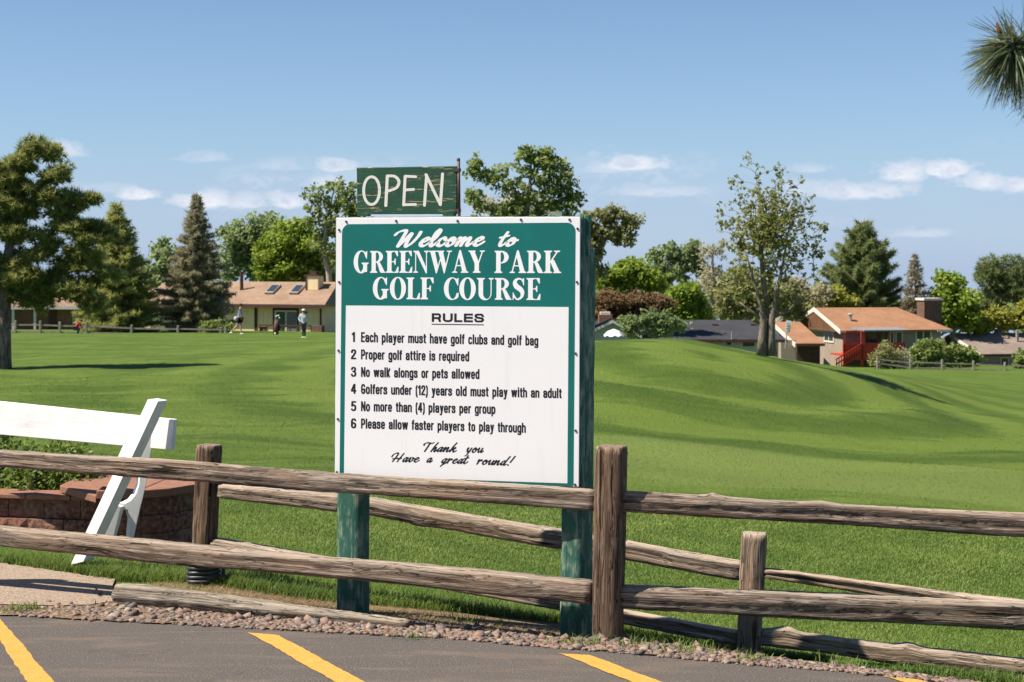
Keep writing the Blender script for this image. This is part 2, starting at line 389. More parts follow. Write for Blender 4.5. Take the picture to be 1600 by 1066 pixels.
M['pine_b'] = leaf('pine_needles_dark', [(.069,.100,.044), (.169,.213,.081), (.300,.338,.125)], .38)
M['spruce'] = leaf('spruce_needles', [(.13,.12,.065), (.25,.23,.13), (.38,.35,.22)], .38)
M['spruce_br'] = leaf('brown_conifer', [(.137,.109,.068), (.251,.205,.125), (.342,.285,.170)], .15)
M['lf_mid'] = leaf('leaf_mid_green', [(.096,.138,.038), (.186,.240,.066), (.300,.348,.108)])
M['lf_bright'] = leaf('leaf_bright_green', [(.09,.15,.018), (.19,.275,.03), (.31,.37,.06)])
M['lf_olive'] = leaf('leaf_olive', [(.132,.146,.056), (.235,.245,.094), (.338,.338,.150)])
M['lf_cotton'] = leaf('leaf_grey_green', [(.108,.156,.060), (.198,.258,.102), (.300,.354,.156)])
M['lf_red'] = leaf('leaf_brownish_red', [(.118,.071,.039), (.188,.113,.059), (.235,.165,.078)])
M['lf_pale'] = leaf('leaf_pale_buds', [(.245,.226,.132), (.395,.358,.226), (.450,.450,.301)])
M['lf_young'] = leaf('leaf_young_yellow_olive', [(.110,.118,.035), (.196,.212,.055), (.314,.321,.094)])
M['lf_yellow'] = leaf('leaf_yellow_green', [(.157,.172,.028), (.267,.274,.044), (.361,.361,.071)])
M['lf_bush'] = leaf('shrub_leaf', [(.03,.07,.014), (.09,.15,.025), (.24,.28,.05)], .3, .45)
M['grass'] = leaf('grass_blade', [(.052,.108,.016), (.120,.190,.032), (.24,.29,.07)], .35)
M['drygrass'] = leaf('dry_grass', [(.13,.09,.04), (.27,.20,.10), (.38,.30,.17)], .3)
M['needle'] = leaf('long_needles', [(.04,.075,.035), (.10,.15,.075), (.28,.28,.13)], .35, .4)
def bark(name, a, bcol, sc=5):
    m, t, b = new_mat(name, .95, .1); p = pos(t); n = t.noise(t.scale(p, (1, 1, .25)), sc * 4, 4, .7)
    t.put(b.inputs['Base Color'], t.ramp(n, [(.35, a), (.65, bcol)])); bump(t, b, n, .8, .05); return m
M['bark'] = bark('grey_bark', (.11,.085,.065), (.27,.225,.18))
M['bark_pine'] = bark('pine_bark', (.07,.05,.04), (.25,.20,.165), 2)
M['bark_pale'] = bark('pale_bark', (.30,.25,.20), (.46,.40,.33))
M['bark_light'] = bark('light_brown_bark', (.20,.155,.12), (.38,.31,.25))

# ---------------------------------------------------------------- terrain
EX = [-60, -12, -6, -2.73, -.65, .92, 1.71, 4, 12, 60]; EYs = [18, 10.9, 9.3, 8.53, 8.09, 7.63, 7.24, 6.5, 5.2, 4.5]
def edge(x): return np.interp(x, EX, EYs)
CU = (np.array([-900, 0, 300, 520, 700, 935, 1050, 1200, 1370, 1500, 1600, 2500]) - 800) / F
RY = [11, 15, 22, 30, 42, 50, 60, 66, 80, 100, 120, 140, 200, 400, 4000]
ZT = np.array([
 [-.05,-.05,-.10,-.18,-.30,-.46,-.56,-.62,-.66,-.70,-.72,-.72],
 [-.45,-.45,-.45,-.50,-.60,-.80,-.88,-.92,-.96,-1.0,-1.02,-1.02],
 [-.95,-.95,-.95,-1.0,-1.12,-1.28,-1.38,-1.45,-1.48,-1.52,-1.56,-1.56],
 [-1.35,-1.35,-1.35,-1.4,-1.6,-1.8,-1.9,-1.95,-2.0,-2.05,-2.1,-2.1],
 [-1.8,-1.8,-1.75,-1.75,-1.9,-2.0,-2.2,-2.5,-2.8,-2.9,-3.0,-3.0],
 [-2.0,-2.0,-1.85,-1.85,-1.8,-1.5,-1.6,-2.1,-3.0,-3.4,-3.5,-3.5],
 [-2.1,-2.1,-1.95,-1.9,-1.5,-1.02,-1.0,-1.6,-2.9,-3.8,-4.0,-4.2],
 [-2.1,-2.1,-2.0,-1.9,-1.6,-1.25,-1.15,-1.85,-2.7,-3.9,-4.3,-4.6],
 [-2.1,-2.1,-2.1,-2.0,-2.2,-2.2,-2.4,-2.95,-3.5,-4.4,-4.9,-5.2],
 [-2.6,-2.6,-2.6,-2.6,-3.,-3.5,-4.,-4.5,-5.,-5.3,-5.5,-5.8],
 [-3.35,-3.35,-3.35,-3.4,-4.,-5.,-5.5,-6.,-6.2,-6.3,-6.4,-6.5],
 [-3.9,-3.9,-3.9,-4.,-5.,-6.5,-7.,-7.2,-7.3,-7.4,-7.4,-7.4],
 [-5.5,-5.5,-5.5,-6,-8,-10,-10,-10,-10,-10,-10,-10],[-20]*12,[-220]*12], float)
LR = np.log(np.array(RY, float))
# smooth table: dense resampling of rows and columns, then blurred
_u = np.linspace(CU[0], CU[-1], 700); _r = np.linspace(LR[0], LR[-1], 900)
_A = np.array([np.interp(_u, CU, row) for row in ZT]); _A = np.array([np.interp(_r, LR, _A[:, j]) for j in range(len(_u))]).T
def _blur(A, k, axis):
    w = np.hanning(k + 2)[1:-1]; w /= w.sum(); pad = [(0, 0), (0, 0)]; pad[axis] = (k // 2, k // 2)
    B = np.pad(A, pad, 'edge'); out = np.zeros_like(A)
    for i in range(k): out += w[i] * (B[i:i + A.shape[0], :] if axis == 0 else B[:, i:i + A.shape[1]])
    return out
_A = _blur(_blur(_A, 27, 0), 31, 1)
def ground(x, y):
    x = np.asarray(x, float); y = np.asarray(y, float); yy = np.maximum(y, .5)
    e = edge(x); fu = np.clip((x / yy - _u[0]) / (_u[1] - _u[0]), 0, len(_u) - 1.001)
    ly = np.log(np.maximum(yy, 11)); fr = np.clip((ly - _r[0]) / (_r[1] - _r[0]), 0, len(_r) - 1.001)
    i = fu.astype(int); j = fr.astype(int); a = fu - i; b = fr - j
    z = (_A[j, i]*(1-a)*(1-b) + _A[j, i+1]*a*(1-b) + _A[j+1, i]*(1-a)*b + _A[j+1, i+1]*a*b)
    t = np.clip((yy - e - .15) / np.maximum(11 - e - .15, .5), 0, 1); z = z * t ** .75
    amp = np.clip((yy - 11) / 14, 0, 1) * np.clip((110 - yy) / 40, 0, 1)
    z = z + amp * (.050*np.sin(x*.55 + .8*np.sin(y*.21)) * np.sin(y*.33 + 1.1) + .035*np.sin(x*.9 - y*.5 + 2) + .022*np.sin(x*1.7 + y*.8))
    rr = np.hypot(x - 6.5, (y - 57)*.55); front = np.clip((58 - y)/5, 0, 1)
    z = z + front*(.26*np.exp(-((rr - 7.4)/1.3)**2) - .20*np.exp(-((rr - 4.8)/1.3)**2)) + .22*np.exp(-((x - 12)/3.5)**2 - ((y - 48)/5)**2)
    return z
_GY = 5.0*1.003**np.arange(1480)
def G(px, py):
    """the place on the ground seen at a pixel"""
    x = (px - 800)/F*_GY; g = ground(x, _GY); k = int(np.argmax(EYE - (py - HY)/F*_GY <= g))
    return np.array([x[k], _GY[k], float(g[k])])
ys = np.concatenate([np.linspace(4, 11, 90), 11 * np.exp(np.linspace(0, math.log(4000 / 11), 300))[1:]])
us = np.concatenate([np.linspace(-3, -.4, 40), np.linspace(-.39, .39, 240), np.linspace(.4, 3, 40)])
YY, UU = np.meshgrid(ys, us, indexing='ij'); XX = UU * YY; ZZ = ground(XX, YY)
ZZ = ZZ - .05 * (YY < edge(XX) + .05)
V = np.stack([XX, YY, ZZ], -1).reshape(-1, 3); nx = len(us); idx = np.arange(len(ys) * nx).reshape(len(ys), nx)
Fc = np.stack([idx[:-1, :-1], idx[:-1, 1:], idx[1:, 1:], idx[1:, :-1]], -1).reshape(-1, 4)
lawn_o = tag(obj('lawn', V, Fc, M['lawn'], smooth=True), kind='structure')
# asphalt
xs = np.concatenate([np.linspace(-60, -5, 40), np.linspace(-4.9, 4, 500), np.linspace(4.1, 60, 40)])
je = edge(xs) + .018*np.sin(xs*9) + .012*np.sin(xs*23+1) + .008*np.sin(xs*57) + R.normal(0, .006, len(xs))
V = [(x, -60, 0) for x in xs] + [(x, y, 0) for x, y in zip(xs, je)] + [(x, y, -.05) for x, y in zip(xs, je + .01)]
n = len(xs); Fc = [(i, i+1, n+i+1, n+i) for i in range(n-1)] + [(n+i, n+i+1, 2*n+i+1, 2*n+i) for i in range(n-1)]
tag(obj('asphalt', V, Fc, M['asphalt']), kind='structure')
# yellow bay lines (pixels of the four corners)
def ground0(px, py): Y = F * EYE / (py - HY); return np.array([(px - 800) / F * Y, Y, 0])
for q in ([(-34,948),(-2,965),(130,1120),(75,1120)], [(388,989),(432,992),(640,1105),(590,1105)], [(872,1021),(917,1023),(1100,1092),(1050,1092)], [(1380,1057),(1424,1059),(1590,1110),(1550,1110)]):
    c = [ground0(*p) for p in q]; V = []; ns_ = 40
    for i in range(ns_ + 1):
        t = i / ns_; wig = .003 * math.sin(i * .35 + q[0][0])
        for a, b2 in ((c[0], c[3]), (c[1], c[2])):
            p = a * (1-t) + b2 * t; V.append((p[0] + wig + rnd.uniform(-.004, .004), p[1] - (.0 if i else rnd.uniform(0, .02)), .004))
    tag(obj('painted_line', V, [(2*i, 2*i+1, 2*i+3, 2*i+2) for i in range(ns_)], M['stripe']), kind='structure')
# concrete path at the left, gravel bed, soil strip under the fence
def sheet(name, top, bot, mat, dz, n=60):
    """a sheet between two polylines given in photograph pixels, laid on the ground"""
    A = [G(np.interp(t, np.linspace(0, 1, len(top)), [p[0] for p in top]), np.interp(t, np.linspace(0, 1, len(top)), [p[1] for p in top])) for t in np.linspace(0, 1, n)]
    B = [G(np.interp(t, np.linspace(0, 1, len(bot)), [p[0] for p in bot]), np.interp(t, np.linspace(0, 1, len(bot)), [p[1] for p in bot])) for t in np.linspace(0, 1, n)]
    V = []; K = 6
    for a, b2 in zip(A, B):
        for k in range(K + 1):
            p = a * (1 - k/K) + b2 * k/K + np.array([R.normal(0, .008), R.normal(0, .012), 0]); V.append((p[0], p[1], float(ground(p[0], p[1])) + dz))
    return tag(obj(name, V, [(i*(K+1)+k, (i+1)*(K+1)+k, (i+1)*(K+1)+k+1, i*(K+1)+k+1) for i in range(n-1) for k in range(K)], mat, smooth=True), kind='structure')
sheet('concrete_path', [(-700,850),(-60,876),(60,892),(130,902),(178,909)], [(-700,922),(-60,948),(60,950),(130,950),(176,944)], M['concrete'], .014)
gravel_top = [(-60,938),(60,944),(180,938),(300,950),(520,962),(700,976),(870,986),(980,1000),(1170,1027),(1290,1040),(1420,1056),(1600,1078)]
gravel_bot = [(-60,958),(60,966),(180,972),(300,978),(520,990),(700,999),(870,1014),(980,1022),(1170,1040),(1290,1049),(1420,1062),(1600,1084)]
bed = sheet('gravel_bed', gravel_top, gravel_bot, M['soil'], .009)
sheet('soil_strip', [(330,908),(420,918),(520,928),(700,950),(870,968),(980,985),(1150,1018)], [(330,945),(420,955),(520,962),(700,976),(870,986),(980,1000),(1150,1024)], M['soil'], .006)

# gravel: eight stone shapes; the largest as parts of the bed, the rest joined
def stone_shape(seed):
    r = np.random.default_rng(seed); g = (1 + 5 ** .5) / 2
    v = np.array([(-1,g,0),(1,g,0),(-1,-g,0),(1,-g,0),(0,-1,g),(0,1,g),(0,-1,-g),(0,1,-g),(g,0,-1),(g,0,1),(-g,0,-1),(-g,0,1)], float)
    v /= np.linalg.norm(v[0]); v = v * r.uniform(.60, 1.25, (12, 1)) * np.array([1.15, .85, .62]) * r.uniform(.8, 1.2, 3)
    f = np.array([(0,11,5),(0,5,1),(0,1,7),(0,7,10),(0,10,11),(1,5,9),(5,11,4),(11,10,2),(10,7,6),(7,1,8),(3,9,4),(3,4,2),(3,2,6),(3,6,8),(3,8,9),(4,9,5),(2,4,11),(6,2,10),(8,6,7),(9,8,1)])
    return v, f
def chip_shape(seed):
    r = np.random.default_rng(seed); v = np.array([(x, y, z) for z in (-.55, .55) for x, y in ((-1, -.8), (1, -.8), (1, .8), (-1, .8))], float)
    v = v * r.uniform(.55, 1.1, (8, 1)) + r.normal(0, .16, (8, 3)); q = [(0,3,2,1),(4,5,6,7),(0,1,5,4),(1,2,6,5),(2,3,7,6),(3,0,4,7)]
    return v, np.array([t for a, b, c, d in q for t in ((a, b, c), (a, c, d))])
shapes = [stone_shape(i) if i % 4 == 3 else chip_shape(i) for i in range(8)]
stone_me = []
for v, f in shapes:
    me = arr_mesh('stone', v, f); me.materials.append(M['stone']); stone_me.append(me)
def on_gravel(u, w):
    xx = np.linspace(0, 1, len(gravel_top))
    return (np.interp(u, xx, [p[0] for p in gravel_top])*(1-w) + np.interp(u, xx, [p[0] for p in gravel_bot])*w,
            np.interp(u, xx, [p[1] for p in gravel_top])*(1-w) + np.interp(u, xx, [p[1] for p in gravel_bot])*w)
def gwidth(px): return float(np.interp(px, [0, 100, 180, 300, 900, 1100, 1200, 1400], [.3, .35, 1, 1, .9, .75, .4, .3]))
cnt = 0
while cnt < 295:
    px = rnd.uniform(-20, 1420)
    if rnd.random() > gwidth(px): continue
    w = rnd.betavariate(1.2, 1.5); t = np.interp(px, [p[0] for p in gravel_top], [p[1] for p in gravel_top]); b_ = np.interp(px, [p[0] for p in gravel_bot], [p[1] for p in gravel_bot])
    p = G(px, t*(1-w) + b_*w); s = rnd.uniform(.014, .031) * (.75 if px < 170 or px > 1150 else 1)
    o = bpy.data.objects.new('stone', stone_me[rnd.randrange(8)]); C.objects.link(o); o.parent = bed
    o.location = (p[0], p[1], p[2] + s*.42); o.rotation_euler = (rnd.uniform(-.5, .5), rnd.uniform(-.5, .5), rnd.uniform(0, 6.3)); o.scale = (s, s, s); cnt += 1
def rock_stuff(N, smin, smax, pxr, wfun, name, parent, spread=0):
    VV = []; FF = []; vv = []; n0 = 0
    for i in range(N):
        px = rnd.uniform(*pxr)
        if rnd.random() > gwidth(px): continue
        t = np.interp(px, [p[0] for p in gravel_top], [p[1] for p in gravel_top]); b_ = np.interp(px, [p[0] for p in gravel_bot], [p[1] for p in gravel_bot])
        w = wfun(); p = G(px, t*(1-w) + b_*w); s = rnd.uniform(smin, smax); v, f = shapes[rnd.randrange(8)]
        a = rnd.uniform(0, 6.3); c_, s_ = math.cos(a), math.sin(a); q = (v * s) @ np.array([[c_, s_, 0], [-s_, c_, 0], [0, 0, 1]]) + p + np.array([0, 0, s*.3])
        VV.append(q); FF.append(f + n0); vv.append(np.full(len(f), rnd.random())); n0 += len(v)
    o = obj(name, np.concatenate(VV), np.concatenate(FF), M['stone'], parent, {'v': ('FLOAT', 'FACE', np.concatenate(vv))}); return tag(o, kind='stuff')
rock_stuff(13000, .005, .017, (-60, 1600), lambda: rnd.uniform(-.03, 1.02), 'small_gravel', bed)

# ---------------------------------------------------------------- beams of weathered wood
def sn(x, seed, n=5):
    r = np.random.default_rng(seed); out = np.zeros_like(np.asarray(x, float))
    for k in range(n): out += np.sin(np.asarray(x)*r.uniform(.7, 1.4)*2**k + r.uniform(0, 6.3)) * .6 ** k
    return out * .5
def beam(name, p0, p1, w0, h0, w1=None, h1=None, mat=None, parent=None, seed=1, up=(0, 0, 1), side=None, wob=.01, rough=.0036, rnd_=.17, roll=.10, step=.035, hfun=None, knots=()):
    """timber from p0 to p1; w across (horizontal), h upright; ends square"""
    w1 = w1 or w0; h1 = h1 or h0; p0 = np.array(p0, float); p1 = np.array(p1, float); d = p1 - p0; Ln = np.linalg.norm(d); d /= Ln
    up = np.array(up, float)
    if side is None: side = np.cross(d, up); side /= np.linalg.norm(side)
    else: side = np.array(side, float); side = side - d*np.dot(side, d); side /= np.linalg.norm(side)
    upv = np.cross(side, d); n = max(3, int(Ln / step)); K = 24
    s = np.linspace(0, 1, n + 1); a = np.linspace(0, 2*math.pi, K, endpoint=False) + math.pi / K
    # rounded square section
    cx, sy = np.cos(a), np.sin(a); m = (np.abs(cx)**(2/rnd_) + np.abs(sy)**(2/rnd_)) ** (-rnd_/2); cx, sy = cx*m, sy*m
    Ls = s * Ln; V = np.zeros((n + 1, K, 3)); co = np.zeros((n + 1, K, 3)); r = np.random.default_rng(seed)
    ph = r.uniform(0, 6.3, 6); grooves = sum(np.sin(a*k + ph[k % 6]) / k for k in (3, 5, 7, 9, 11))
    for i in range(n + 1):
        w = w0 + (w1-w0)*s[i]; h = h0 + (h1-h0)*s[i]
        w *= 1 + .06*sn(Ls[i]*2.1, seed+1, 4); hh = h*(1 + .06*sn(Ls[i]*1.7, seed+2, 4))
        if hfun is not None: hh *= hfun(s[i])
        cw = wob*.7*sn(Ls[i]*1.2, seed+3, 3); cu = wob*.7*sn(Ls[i]*1.5, seed+4, 3)
        for (ks, ka, kr) in knots: cu += ka*math.exp(-((s[i]-ks)*Ln/kr)**2); hh *= 1 + 2.2*abs(ka)/h*math.exp(-((s[i]-ks)*Ln/kr)**2)
        rr = rough*(grooves*1.5 + r.normal(0, .30, K) + 1.2*np.sin(a*6 + 1.5*math.sin(Ls[i]*2.3 + seed)))
        end = 1.0 if 0 < i < n else .93
        x = (cx*w/2 + cx*rr)*end; y = (sy*hh/2 + sy*rr)*end
        cr, sr = math.cos(roll), math.sin(roll); x, y = x*cr - y*sr, x*sr + y*cr
        V[i] = p0 + d*Ls[i] + np.outer(x + cw, side) + np.outer(y + cu, upv)
        co[i, :, 0] = Ls[i]; co[i, :, 1] = x; co[i, :, 2] = y
    V = V.reshape(-1, 3); co = co.reshape(-1, 3); Fc = []
    for i in range(n):
        for j in range(K): Fc.append((i*K+j, (i+1)*K+j, (i+1)*K+(j+1) % K, i*K+(j+1) % K))
    Fc += [tuple(range(K)), tuple(range(n*K, (n+1)*K))[::-1]]
    o = obj(name, V, Fc, mat, parent, {'co': ('FLOAT_VECTOR', 'POINT', co), 'seed': ('FLOAT', 'POINT', np.full(len(V), (seed*.371) % 1.0))})
    sm = [len(p.vertices) == 4 for p in o.data.polygons]; o.data.polygons.foreach_set('use_smooth', sm)
    return o
def line_y(px, A, B):
    """depth of the point at column px on the straight fence line A-B"""
    u = (px - 800) / F; t = (A[0] - u*A[1]) / (u*(B[1]-A[1]) - (B[0]-A[0])); return A[1] + t*(B[1]-A[1])
def rail(A, B, x0, t0, b0, x1, t1, b1, parent, seed, mat='rail', deep=.10, dy=0, **k):
    """rail from column x0 (top row t0, bottom row b0) to x1, on fence line A-B"""
    Y0 = line_y(x0, A, B) + dy; Y1 = line_y(x1, A, B) + dy
    return beam('rail', P(x0, (t0+b0)/2, Y0), P(x1, (t1+b1)/2, Y1), deep, (b0-t0)/F*Y0, deep, (b1-t1)/F*Y1, M[mat], parent, seed, **k)
# front fence
FA = np.array([-3.40, 9.46]); FB = np.array([.490, 8.00]); FC = np.array([2.95, 7.72])
ff = thing('split_rail_fence', (FB[0], FB[1], 0), 'near split rail fence with one tall brown post standing right of the golf sign', 'fence')
rail(FA, FB, -100, 697, 722, 933, 766, 797, ff, 3, wob=.008)
rail(FA, FB, -100, 815, 843, 926, 909, 943, ff, 5, wob=.007)
rail(FB, FC, 968, 770, 797, 1760, 812, 850, ff, 8, wob=.010, dy=.01, knots=((.19, .006, .05), (.40, .004, .06)))
rail(FB, FC, 966, 916, 949, 1760, 948, 992, ff, 13, wob=.006, dy=.01)
b0 = P(950, 1014, 8.0); b1 = P(956, 697, 8.0)
beam('post', b0, b1, .128, .145, .128, .145, M['post'], ff, 21, side=(math.cos(-.27), math.sin(-.27), 0), wob=.004, rough=.003, rnd_=.18)
beam('post', (-3.42, 9.42, -.05), (-3.42, 9.42, .98), .12, .13, mat=M['post'], parent=ff, seed=22, side=(1, -.3, 0), rnd_=.2)
beam('post', (3.0, 7.72, -.3), (3.0, 7.72, .75), .12, .13, mat=M['post'], parent=ff, seed=23, side=(1, -.3, 0), rnd_=.2)
# rear fence
BA = np.array([-1.88, 9.72]); BB = np.array([1.335, 8.90]); BC = np.array([4.3, 8.35])
bf = thing('split_rail_fence', (BA[0], BA[1], 0), 'lower greyer split rail fence running behind the sign and the near rails', 'fence')
rail(BA, BB, 345, 755, 777, 572, 777, 803, bf, 31, 'grey_rail', wob=.003)
rail(BA, BB, 572, 777, 803, 1160, 877, 906, bf, 32, 'grey_rail', wob=.009, knots=((.16, -.006, .05),))
rail(BA, BB, 334, 841, 855, 900, 940, 958, bf, 33, 'grey_rail', wob=.004)
rail(BA, BB, 900, 940, 958, 1156, 986, 1010, bf, 34, 'grey_rail', wob=.006)
rail(BB, BC, 1194, 887, 902, 1720, 954, 985, bf, 35, 'grey_rail', wob=.008)
rail(BB, BC, 1184, 981, 1006, 1720, 1047, 1076, bf, 36, 'grey_rail', wob=.016, knots=((.08, .012, .06), (.45, .008, .05)))
beam('post', P(316, 914, 9.72), P(327, 695, 9.72), .105, .12, .118, .12, M['post'], bf, 41, side=(math.cos(-.3), math.sin(-.3), 0), wob=.004, rnd_=.18)
beam('post', P(1169, 1044, 8.90), P(1179, 833, 8.90), .124, .12, .124, .12, M['grey_rail'], bf, 42, side=(1, -.1, 0), wob=.004, rnd_=.18)
beam('post', (4.35, 8.35, -.6), (4.35, 8.35, .3), .115, .12, mat=M['grey_rail'], parent=bf, seed=43, side=(1, -.2, 0), rnd_=.2)
# black corrugated tubing wound round the foot of the rear post
cb = P(318, 913, 9.66); t_ = thing('tubing_coil', (cb[0], cb[1], cb[2]), 'black corrugated tube coiled round the foot of the left fence post', 'tubing')
for k in range(6):
    mb = MB(); n = 36; cz = cb[2] + .016 + k*.0245; pts = []
    for i in range(n + 1):
        a = 2*math.pi*i/n; r_ = .088 + .004*math.sin(a*2 + k); rx_ = np.sign(math.cos(a))*abs(math.cos(a))**.7; ry_ = np.sign(math.sin(a))*abs(math.sin(a))**.7
        pts.append((cb[0] + .004 + r_*rx_, cb[1] + r_*ry_ , cz + .0245*(i/n) - .0 + .003*math.sin(a + k)))
    mb.tube(pts, .0125, 8); mb.build('coil', M['tubing'], t_, smooth=True)
mb = MB(); mb.tube([(cb[0]+.09, cb[1]-.02, cb[2]+.15), (cb[0]+.125, cb[1]-.03, cb[2]+.10), (cb[0]+.13, cb[1]-.03, cb[2]+.03), (cb[0]+.12, cb[1]-.04, cb[2]-.01)], .012, 8); mb.build('loose_end', M['tubing'], t_, smooth=True)
# grey landscape timber on the ground
q0 = G(178, 945); q1 = G(640, 985)
lt = beam('landscape_timber', (q0[0]+.02, q0[1], q0[2] + .050), (q1[0], q1[1] + .05, q1[2] + .0), .11, .135, .11, .07, M['timber'], None, 51, wob=.008, rough=.005, rnd_=.35, roll=.15)
tag(lt, 'long grey weathered timber lying between the gravel and the grass', 'timber')

# ---------------------------------------------------------------- lettering
# letters are drawn as distance fields and traced into flat outline meshes, like vinyl lettering
def spline(p, n=8):
    p = [np.array(q, float) for q in p]; p = [2*p[0]-p[1]] + p + [2*p[-1]-p[-2]]; out = []
    for i in range(1, len(p) - 2):
        for t in np.linspace(0, 1, n, endpoint=False):
            out.append(.5*((2*p[i]) + (-p[i-1]+p[i+1])*t + (2*p[i-1]-5*p[i]+4*p[i+1]-p[i+2])*t*t + (-p[i-1]+3*p[i]-3*p[i+1]+p[i+2])*t**3))
    return out + [p[-2]]
def seg_d(X, Y, a, b, ra, rb):
    dx, dy = b[0]-a[0], b[1]-a[1]; l2 = dx*dx + dy*dy + 1e-12
    t = np.clip(((X-a[0])*dx + (Y-a[1])*dy)/l2, 0, 1); return np.hypot(X-a[0]-t*dx, Y-a[1]-t*dy) - (ra + (rb-ra)*t)
def stroke_d(X, Y, pts, r):
    d = np.full(X.shape, 9.)
    for i in range(len(pts)-1):
        a, b = pts[i], pts[i+1]
        ra, rb = (r, r) if not callable(r) else (r(i, pts), r(i+1, pts)); d = np.minimum(d, seg_d(X, Y, a, b, ra, rb))
    return d
def poly_d(X, Y, p):
    d = np.full(X.shape, 9.); s = np.ones(X.shape); n = len(p)
    for i in range(n):
        a = p[i]; b = p[i-1]; ex, ey = b[0]-a[0], b[1]-a[1]; wx, wy = X-a[0], Y-a[1]
        t = np.clip((wx*ex+wy*ey)/(ex*ex+ey*ey+1e-12), 0, 1); d = np.minimum(d, np.hypot(wx-ex*t, wy-ey*t))
        c1 = Y >= a[1]; c2 = Y < b[1]; c3 = ex*wy > ey*wx; s = np.where((c1 & c2 & c3) | (~c1 & ~c2 & ~c3), -s, s)
    return d * s
def ell(X, Y, cx, cy, rx, ry): return (np.sqrt(((X-cx)/rx)**2 + ((Y-cy)/ry)**2) - 1) * min(rx, ry)
def bx(x0, y0, x1, y1): return [(x0, y0), (x1, y0), (x1, y1), (x0, y1)]
U = lambda *a: np.minimum.reduce(a)
I = lambda *a: np.maximum.reduce(a)
SW, TH, SF = .20, .045, .045
def serif_glyph(ch, X, Y):
    D = lambda p: poly_d(X, Y, p)
    def st(x, w=SW, top=True, bot=True, y0=0, y1=1, e=.075):
        s = [D(bx(x, y0, x+w, y1))]
        if top: s += [D([(x-e, y1), (x-e, y1-SF), (x, y1-SF*2.0), (x+w, y1-SF*2.0), (x+w+e, y1-SF), (x+w+e, y1)])]
        if bot: s += [D([(x-e, y0), (x-e, y0+SF), (x, y0+SF*2.0), (x+w, y0+SF*2.0), (x+w+e, y0+SF), (x+w+e, y0)])]
        return U(*s)
    def arm(x0, x1, y, up, h=.27): # horizontal arm with a vertical wedge serif at its end
        s = -1 if up else 1; yy = y
        return U(D(bx(x0, min(yy, yy+s*TH), x1, max(yy, yy+s*TH))), D([(x1, yy), (x1+.01, yy+s*h), (x1-.035, yy+s*h), (x1-.14, yy+s*TH), (x1-.14, yy)]))
    if ch == 'O': return .72, I(ell(X, Y, .36, .5, .36, .525), -ell(X, Y, .36, .5, .155, .475))
    if ch in 'CG':
        ring = I(ell(X, Y, .36, .5, .36, .525), -ell(X, Y, .39, .5, .185, .475))
        cut = D(bx(.45, .30 if ch == 'C' else .05, .9, .72)); ring = I(ring, -cut)
        ring = I(ring, X - .62)
        top = D([(.60, .64), (.635, .64), (.645, 1.0), (.61, 1.0), (.585, .95), (.50, .97), (.56, .82)])
        if ch == 'C': return .66, U(ring, top, D([(.50, .06), (.60, .14), (.63, .32), (.655, .32), (.64, .10), (.52, .0)]))
        return .75, U(I(ring, -D(bx(.5, -.1, .9, .5))), top, st(.45, .19, True, False, .04, .47), D([(.36, -.02), (.45, .0), (.64, .09), (.64, .2), (.45, .2), (.36, .05)]))
    if ch == 'L': return .60, U(st(.08), arm(.1, .60, 0, False, .30))
    if ch == 'E': return .62, U(st(.08), arm(.1, .60, 0, False, .28), arm(.1, .575, 1, True, .25), D(bx(.2, .485, .44, .53)), D([(.44, .36), (.475, .36), (.475, .655), (.44, .655), (.385, .53), (.385, .485)]))
    if ch == 'F': return .60, U(st(.08), arm(.1, .585, 1, True, .27), D(bx(.2, .475, .44, .52)), D([(.44, .35), (.475, .35), (.475, .645), (.44, .645), (.385, .52), (.385, .475)]))
    if ch in 'RP':
        cy, ry = (.735, .265) if ch == 'R' else (.715, .285)
        bowl = I(ell(X, Y, .30, cy, .335 if ch == 'P' else .315, ry), -ell(X, Y, .29, cy, .145, ry-.05), .27 - X)
        g = U(st(.08), bowl, D(bx(.2, 1-TH, .32, 1)), D(bx(.2, cy-ry, .32, cy-ry+TH)))
        if ch == 'P': return .65, g
        return .72, U(g, D([(.30, .5), (.42, .52), (.505, .42), (.70, .04), (.74, .04), (.74, 0), (.52, 0), (.47, .06), (.36, .40)]))
    if ch == 'N': return .74, U(st(.10, TH, True, True, e=.085), st(.60, TH, True, False, e=.085), D([(.02, 1), (.27, 1), (.645, .17), (.645, -.03), (.60, -.03), (.13, .93), (.02, .955)]))
    if ch == 'U': 
        b = I(ell(X, Y, .385, .30, .285, .325), -ell(X, Y, .43, .30, .175, .27), Y - .30)
        return .78, U(st(.10, SW, True, False, .28, 1), st(.625, TH, True, False, .28, 1, .085), I(ell(X, Y, .385, .30, .285, .325), -ell(X, Y, .4625, .30, .1625, .26), Y - .305))
    if ch == 'A': return .74, U(D([(.33, 1.02), (.40, 1.02), (.68, .03), (.47, .03), (.30, .80)]), D([(.33, 1.02), (.37, .90), (.14, .03), (.085, .03)]), D(bx(.17, .30, .52, .35)), D([(0, 0), (.24, 0), (.24, .045), (.15, .08), (.09, .08), (0, .045)]), D([(.40, 0), (.745, 0), (.745, .045), (.67, .08), (.47, .08), (.40, .045)]))
    if ch == 'Y': return .72, U(st(.265, SW, False, True, 0, .45), D([(.03, .98), (.26, .98), (.465, .45), (.46, .38), (.265, .42)]), D([(.60, .98), (.655, .98), (.465, .42), (.41, .44)]), D([(-.02, 1), (.31, 1), (.31, .955), (.22, .93), (.05, .93), (-.02, .955)]), D([(.50, 1), (.73, 1), (.73, .955), (.66, .93), (.59, .93), (.50, .955)]))
